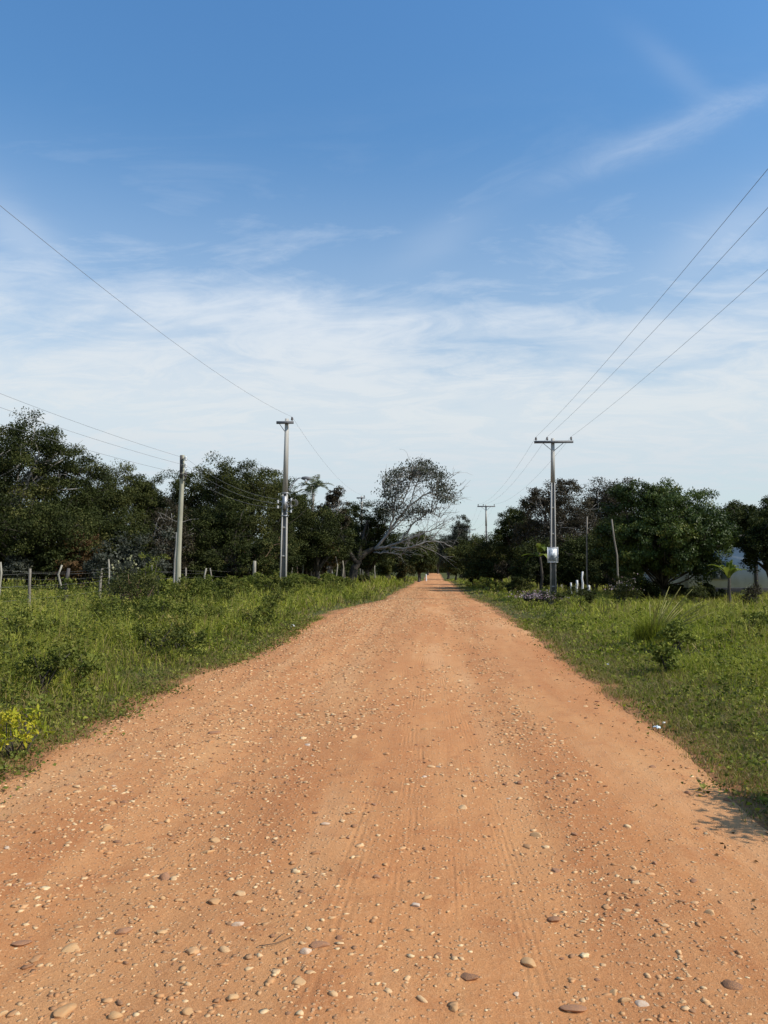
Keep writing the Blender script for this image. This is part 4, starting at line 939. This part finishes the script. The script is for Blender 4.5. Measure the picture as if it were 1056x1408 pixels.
# ------------------------------------------------------------------ notice board on the right pole
def notice():
    Y = 40 - .135; z = float(at(760, 763, Y)[2]); X = float(at(760, 763, Y)[0])
    root = thing('notice_board', (X, Y, z - .36), 'white framed notice board with a blurred blue grey print, tied to the right pole', 'notice board')
    b = MB(); b.box((0, 0, .36), (.48, .02, .7)); b.build('panel', M['paper_white'], root)
    b = MB()
    for s in (-1, 1): b.box((s * .255, -.003, .36), (.03, .036, .78))
    for s in (-1, 1): b.box((0, -.003, .36 + s * .37), (.48, .036, .03))
    b.build('frame', M['white_paint'], root)
    pm, t, out = nt('faded_print'); v = obj_co(t)
    n = noise_n(t, v, 5, 4); w = N(t, 'ShaderNodeMapping', {'Rotation': (0, .35, 0), 'Scale': (3, 1, .7)}); t.links.new(v, w.inputs[0]); n2 = noise_n(t, w.outputs[0], 2.2, 3)
    c = mixc(t, ramp(t, n, [(.4, (0, 0, 0)), (.6, (1, 1, 1))]), (.2, .24, .27), (.5, .55, .58)); c = mixc(t, ramp(t, n2, [(.53, (0, 0, 0)), (.57, (1, 1, 1))]), c, (.75, .77, .78)); pbsdf(t, out, c, .35, .5)
    b = MB(); b.box((-.03, -.0115, .37), (.38, .004, .6)); b.build('print', pm, root)
notice()

# ------------------------------------------------------------------ white house
def house():
    Y = 43.5; x0 = W_at(896, Y); x1 = x0 + 13; z0 = float(gz(x0, Y)); root = thing('house', (x0, Y, z0), 'low white walled house mostly hidden behind the domed tree on the right', 'house', rz=rad(-7))
    L = x1 - x0; H = 2.55
    xa = 1.75
    b = MB()
    b.box((xa / 2, 1.5, H / 2 + .12), (xa, 4, H - .24)); b.box(((xa + L) / 2, 1.5, H / 2 + .12), (L - xa, 5, H - .24))
    b.build('wall', M['white_wall'], root)
    b = MB(); b.box((xa / 2, 1.5, -.05), (xa, 4.04, .98)); b.box(((xa + L) / 2 + .002, 1.5, -.05), (L - xa + .04, 5.04, .98)); b.build('plinth', M['plinth'], root)
    b = MB()
    def slab(a, bb, y0, y1, th=.09):
        V = [(a[0], y0, a[1]), (bb[0], y0, bb[1]), (bb[0], y1, bb[1]), (a[0], y1, a[1])]; V += [(p, q, r_ + th) for p, q, r_ in V]
        b.add(np.array(V), np.array([[3, 2, 1, 0], [4, 5, 6, 7], [0, 1, 5, 4], [1, 2, 6, 5], [2, 3, 7, 6], [3, 0, 4, 7]]))
    slab((-.3, H + .02), (L / 2 - .001, H + .8), -1.4, 4.3); slab((L / 2, H + .8), (L + .3, H + .02), -1.4, 4.3); b.build('roof', M['roof_tile'], root)
    for xx in (xa + 1.5, xa + 4.6):
        f = MB(); f.box((xx, -1.02, 1.35), (.95, .09, 1.0)); w = f.build('window', M['concrete'], root)
        f = MB()
        for sx in (-.22, .22): f.box((xx + sx, -1.045, 1.35), (.38, .07, .86))
        f.build('shutter', M['shutter'], w)
    for xx in (xa + 3.25, xa + 5.9):
        f = MB(); f.box((xx, -1.06, 1.25), (.16, .1, 2.4)); f.build('porch_post', M['plinth'], root)
house()

# ------------------------------------------------------------------ litter and twig
def scrap(name, px, py, s, mat, label, seed):
    r = np.random.default_rng(seed); x, y = ground_at(px, py); z = float(surf(np.array(x), np.array(y))) + .03
    n = 7; u = np.linspace(-1, 1, n); X, Yg = np.meshgrid(u, u); Z = .25 * r.normal(size=X.shape) * s + .2 * s * np.cos(X * 2)
    V = np.stack([X * s + .15 * s * r.normal(size=X.shape), Yg * s * .6, Z], -1).reshape(-1, 3); i = np.arange(n - 1)[:, None] * n; j = np.arange(n - 1)[None]
    F = np.stack([i + j, i + j + 1, i + n + j + 1, i + n + j], -1).reshape(-1, 4); o = mesh_np(name, V, [F], M[mat], None, False)
    md = o.modifiers.new('thick', 'SOLIDIFY'); md.thickness = .002
    o.location = (x, y, z); o.rotation_euler = (0, 0, r.uniform(0, 3)); return tag(o, label, 'litter')
scrap('wrapper', 903, 1004, .038, 'foil', 'crumpled pale blue wrapper at the right edge of the road', 1)
scrap('paper_scrap', 913, 998, .02, 'paper_white', 'small whitish scrap next to the blue wrapper', 2)
scrap('paper_scrap', 836, 918, .03, 'paper_white', 'white scrap in the short grass of the right verge', 3)
scrap('paper_scrap', 402, 863, .07, 'paper_white', 'white crumpled paper at the edge of the left verge', 4)
def twig():
    x, y = ground_at(378, 1306); b = MB(); r = np.random.default_rng(3); b.tube(curve((-.06, -.04, 0), (.07, .055, .006), r, 0, 8, .05), np.linspace(.0018, .001, 8), 6)
    b.tube(curve((.0, .01, .002), (.03, .06, .008), r, 0, 5, .05), np.linspace(.002, .001, 5), 5)
    o = b.build('twig', M['bark'], None, True); o.location = (x, y, float(road_z(np.array(x), np.array(y))) + .006); tag(o, 'thin dark twig lying on the road left of the round pale stone', 'twig')
twig()

# ------------------------------------------------------------------ light, sky, camera
SUN_EL = 42.0; sd = np.array([.96, -.27]); sd /= np.linalg.norm(sd)
az_sun = math.atan2(sd[1], sd[0])
sl = bpy.data.lights.new('sun', 'SUN'); sl.energy = 4.5; sl.angle = rad(.55); sl.color = (1, .945, .85)
so = link(bpy.data.objects.new('sun', sl))
to_sun = Vector((sd[0] * math.cos(rad(SUN_EL)), sd[1] * math.cos(rad(SUN_EL)), math.sin(rad(SUN_EL))))
so.rotation_euler = to_sun.to_track_quat('Z', 'Y').to_euler(); so.location = (20, -10, 30)

wd = bpy.data.worlds.new('World'); S.world = wd; wd.use_nodes = True
t = wd.node_tree; t.nodes.clear(); wo = t.nodes.new('ShaderNodeOutputWorld')
sky = t.nodes.new('ShaderNodeTexSky'); sky.sky_type = 'NISHITA'; sky.sun_disc = False
sky.sun_elevation = rad(SUN_EL); sky.sun_rotation = math.pi / 2 - az_sun
sky.altitude = 120; sky.air_density = 1.0; sky.dust_density = .6; sky.ozone_density = 2.0
hs = N(t, 'ShaderNodeHueSaturation', {'Hue': .5, 'Saturation': 1.0, 'Value': 1.0}); t.links.new(sky.outputs[0], hs.inputs['Color'])
b1 = N(t, 'ShaderNodeBackground', {1: .15}); SKY_IN = (hs.outputs[0], b1.inputs[0])
gen = t.nodes.new('ShaderNodeTexCoord').outputs['Generated']
sp = N(t, 'ShaderNodeSeparateXYZ', {0: gen}); zc = sp.outputs[2]
den = math_(t, 'ADD', math_(t, 'MAXIMUM', zc, 0.0), .16)
cv = N(t, 'ShaderNodeCombineXYZ'); t.links.new(math_(t, 'DIVIDE', sp.outputs[0], den), cv.inputs[0]); t.links.new(math_(t, 'DIVIDE', sp.outputs[1], den), cv.inputs[1])
mp = N(t, 'ShaderNodeMapping', {'Rotation': (0, 0, .35), 'Scale': (.9, 1.25, 1)}); t.links.new(cv.outputs[0], mp.inputs[0])
n1 = noise_n(t, mp.outputs[0], 1.5, 7, .58, .5)
mp2 = N(t, 'ShaderNodeMapping', {'Rotation': (0, 0, .6), 'Scale': (.9, 1.9, 1), 'Location': (3, 1, 0)}); t.links.new(cv.outputs[0], mp2.inputs[0])
n2 = noise_n(t, mp2.outputs[0], 1.6, 8, .62, .9)
mp3 = N(t, 'ShaderNodeMapping', {'Rotation': (0, 0, -.5), 'Scale': (1.3, 2.6, 1), 'Location': (1, 7, 0)}); t.links.new(cv.outputs[0], mp3.inputs[0])
n3 = noise_n(t, mp3.outputs[0], 2.2, 9, .68, 1.3)
def sst(x, a, b_):
    n = t.nodes.new('ShaderNodeMapRange'); n.interpolation_type = 'SMOOTHSTEP'; n.inputs[1].default_value = a; n.inputs[2].default_value = b_
    t.links.new(x, n.inputs[0]); return n.outputs[0]
t.links.new(mixc(t, 1.0, SKY_IN[0], ramp(t, zc, [(.12, (.70, .86, .82)), (.38, (.66, .94, 1.03)), (.62, (.63, 1.02, 1.23))]), 'MULTIPLY'), SKY_IN[1])
def gauss(d0, w):                        # soft patch round a sky direction
    v = N(t, 'ShaderNodeVectorMath', operation='DISTANCE'); t.links.new(gen, v.inputs[0]); v.inputs[1].default_value = d0
    return math_(t, 'POWER', 2.718, math_(t, 'MULTIPLY', math_(t, 'POWER', math_(t, 'DIVIDE', v.outputs['Value'], w), 2.0), -1.0))
def streak(pa, pb, w, L):
    a, b_ = ray(*pa), ray(*pb); a /= np.linalg.norm(a); b_ /= np.linalg.norm(b_); nrm = np.cross(a, b_); nrm /= np.linalg.norm(nrm); c = (a + b_) / 2; c /= np.linalg.norm(c)
    v = N(t, 'ShaderNodeVectorMath', operation='DOT_PRODUCT'); t.links.new(gen, v.inputs[0]); v.inputs[1].default_value = nrm
    off = math_(t, 'ADD', v.outputs['Value'], math_(t, 'MULTIPLY', math_(t, 'SUBTRACT', n2, .5), w * 2.2))
    g = math_(t, 'POWER', 2.718, math_(t, 'MULTIPLY', math_(t, 'POWER', math_(t, 'DIVIDE', off, w), 2.0), -1.0))
    return math_(t, 'MULTIPLY', g, gauss(c, L))
zz = math_(t, 'ADD', zc, math_(t, 'MULTIPLY', math_(t, 'SUBTRACT', n1, .5), -.30))
zz = math_(t, 'ADD', zz, math_(t, 'MULTIPLY', math_(t, 'SUBTRACT', n2, .5), -.14))
zz = math_(t, 'ADD', zz, math_(t, 'MULTIPLY', math_(t, 'SUBTRACT', n3, .5), -.09))
zz = math_(t, 'ADD', zz, math_(t, 'MULTIPLY', sp.outputs[0], .045))
bank = math_(t, 'MULTIPLY', math_(t, 'SUBTRACT', 1.0, sst(zz, .21, .435)), .95)
veil = math_(t, 'MULTIPLY', math_(t, 'MULTIPLY', sst(n2, .44, .72), math_(t, 'SUBTRACT', 1.0, sst(zc, .34, .56))), .3)
haze = math_(t, 'MULTIPLY', math_(t, 'SUBTRACT', 1.0, sst(zc, .22, .52)), .36)
bank = math_(t, 'MULTIPLY', bank, math_(t, 'SUBTRACT', 1.0, math_(t, 'MULTIPLY', sst(n3, .62, .40), .14)))
m_ = math_(t, 'MAXIMUM', math_(t, 'MAXIMUM', bank, veil), haze)
m_ = math_(t, 'ADD', m_, math_(t, 'MULTIPLY', math_(t, 'MULTIPLY', streak((790, 232), (1060, 130), .016, .12), math_(t, 'MULTIPLY_ADD', sst(n3, .3, .7), .8, .2)), .36))
m_ = math_(t, 'ADD', m_, math_(t, 'MULTIPLY', streak((880, 60), (980, 140), .012, .06), .09))
m_ = math_(t, 'ADD', m_, math_(t, 'MULTIPLY', streak((955, 350), (1056, 290), .03, .08), .2))
m_ = math_(t, 'ADD', m_, math_(t, 'MULTIPLY', streak((0, 290), (60, 345), .03, .06), .25))
m_ = math_(t, 'ADD', m_, math_(t, 'MULTIPLY', streak((570, 345), (640, 310), .02, .06), .1))
low = math_(t, 'SUBTRACT', 1.0, math_(t, 'MULTIPLY', math_(t, 'SUBTRACT', 1.0, sst(zc, .02, .17)), .25))
m_ = math_(t, 'MINIMUM', math_(t, 'MULTIPLY', m_, low), .95)
ccol = ramp(t, zc, [(.0, (.53, .575, .62)), (.1, (.60, .645, .69)), (.19, (.665, .71, .735)), (.26, (.665, .715, .76)), (.36, (.65, .72, .81)), (.6, (.62, .71, .84))])
b2 = N(t, 'ShaderNodeBackground', {1: 1.0}); t.links.new(ccol, b2.inputs[0])
ms = N(t, 'ShaderNodeMixShader'); t.links.new(m_, ms.inputs[0]); t.links.new(b1.outputs[0], ms.inputs[1]); t.links.new(b2.outputs[0], ms.inputs[2]); t.links.new(ms.outputs[0], wo.inputs[0])

cam = bpy.data.cameras.new('camera'); cam.sensor_width = 36; cam.sensor_fit = 'AUTO'; cam.lens = FPX / 1408 * 36; cam.clip_start = .05; cam.clip_end = 4000
co = link(bpy.data.objects.new('camera', cam)); co.location = CAM; co.rotation_euler = (rad(90 + PITCH), 0, rad(YAW)); S.camera = co
S.view_settings.view_transform = 'Standard'; S.view_settings.look = 'None'; S.view_settings.gamma = 1; S.view_settings.exposure = .18
S.render.resolution_x = 768; S.render.resolution_y = 1024
S.cycles.use_denoising = True
S.cycles.max_bounces = 6; S.cycles.transparent_max_bounces = 4
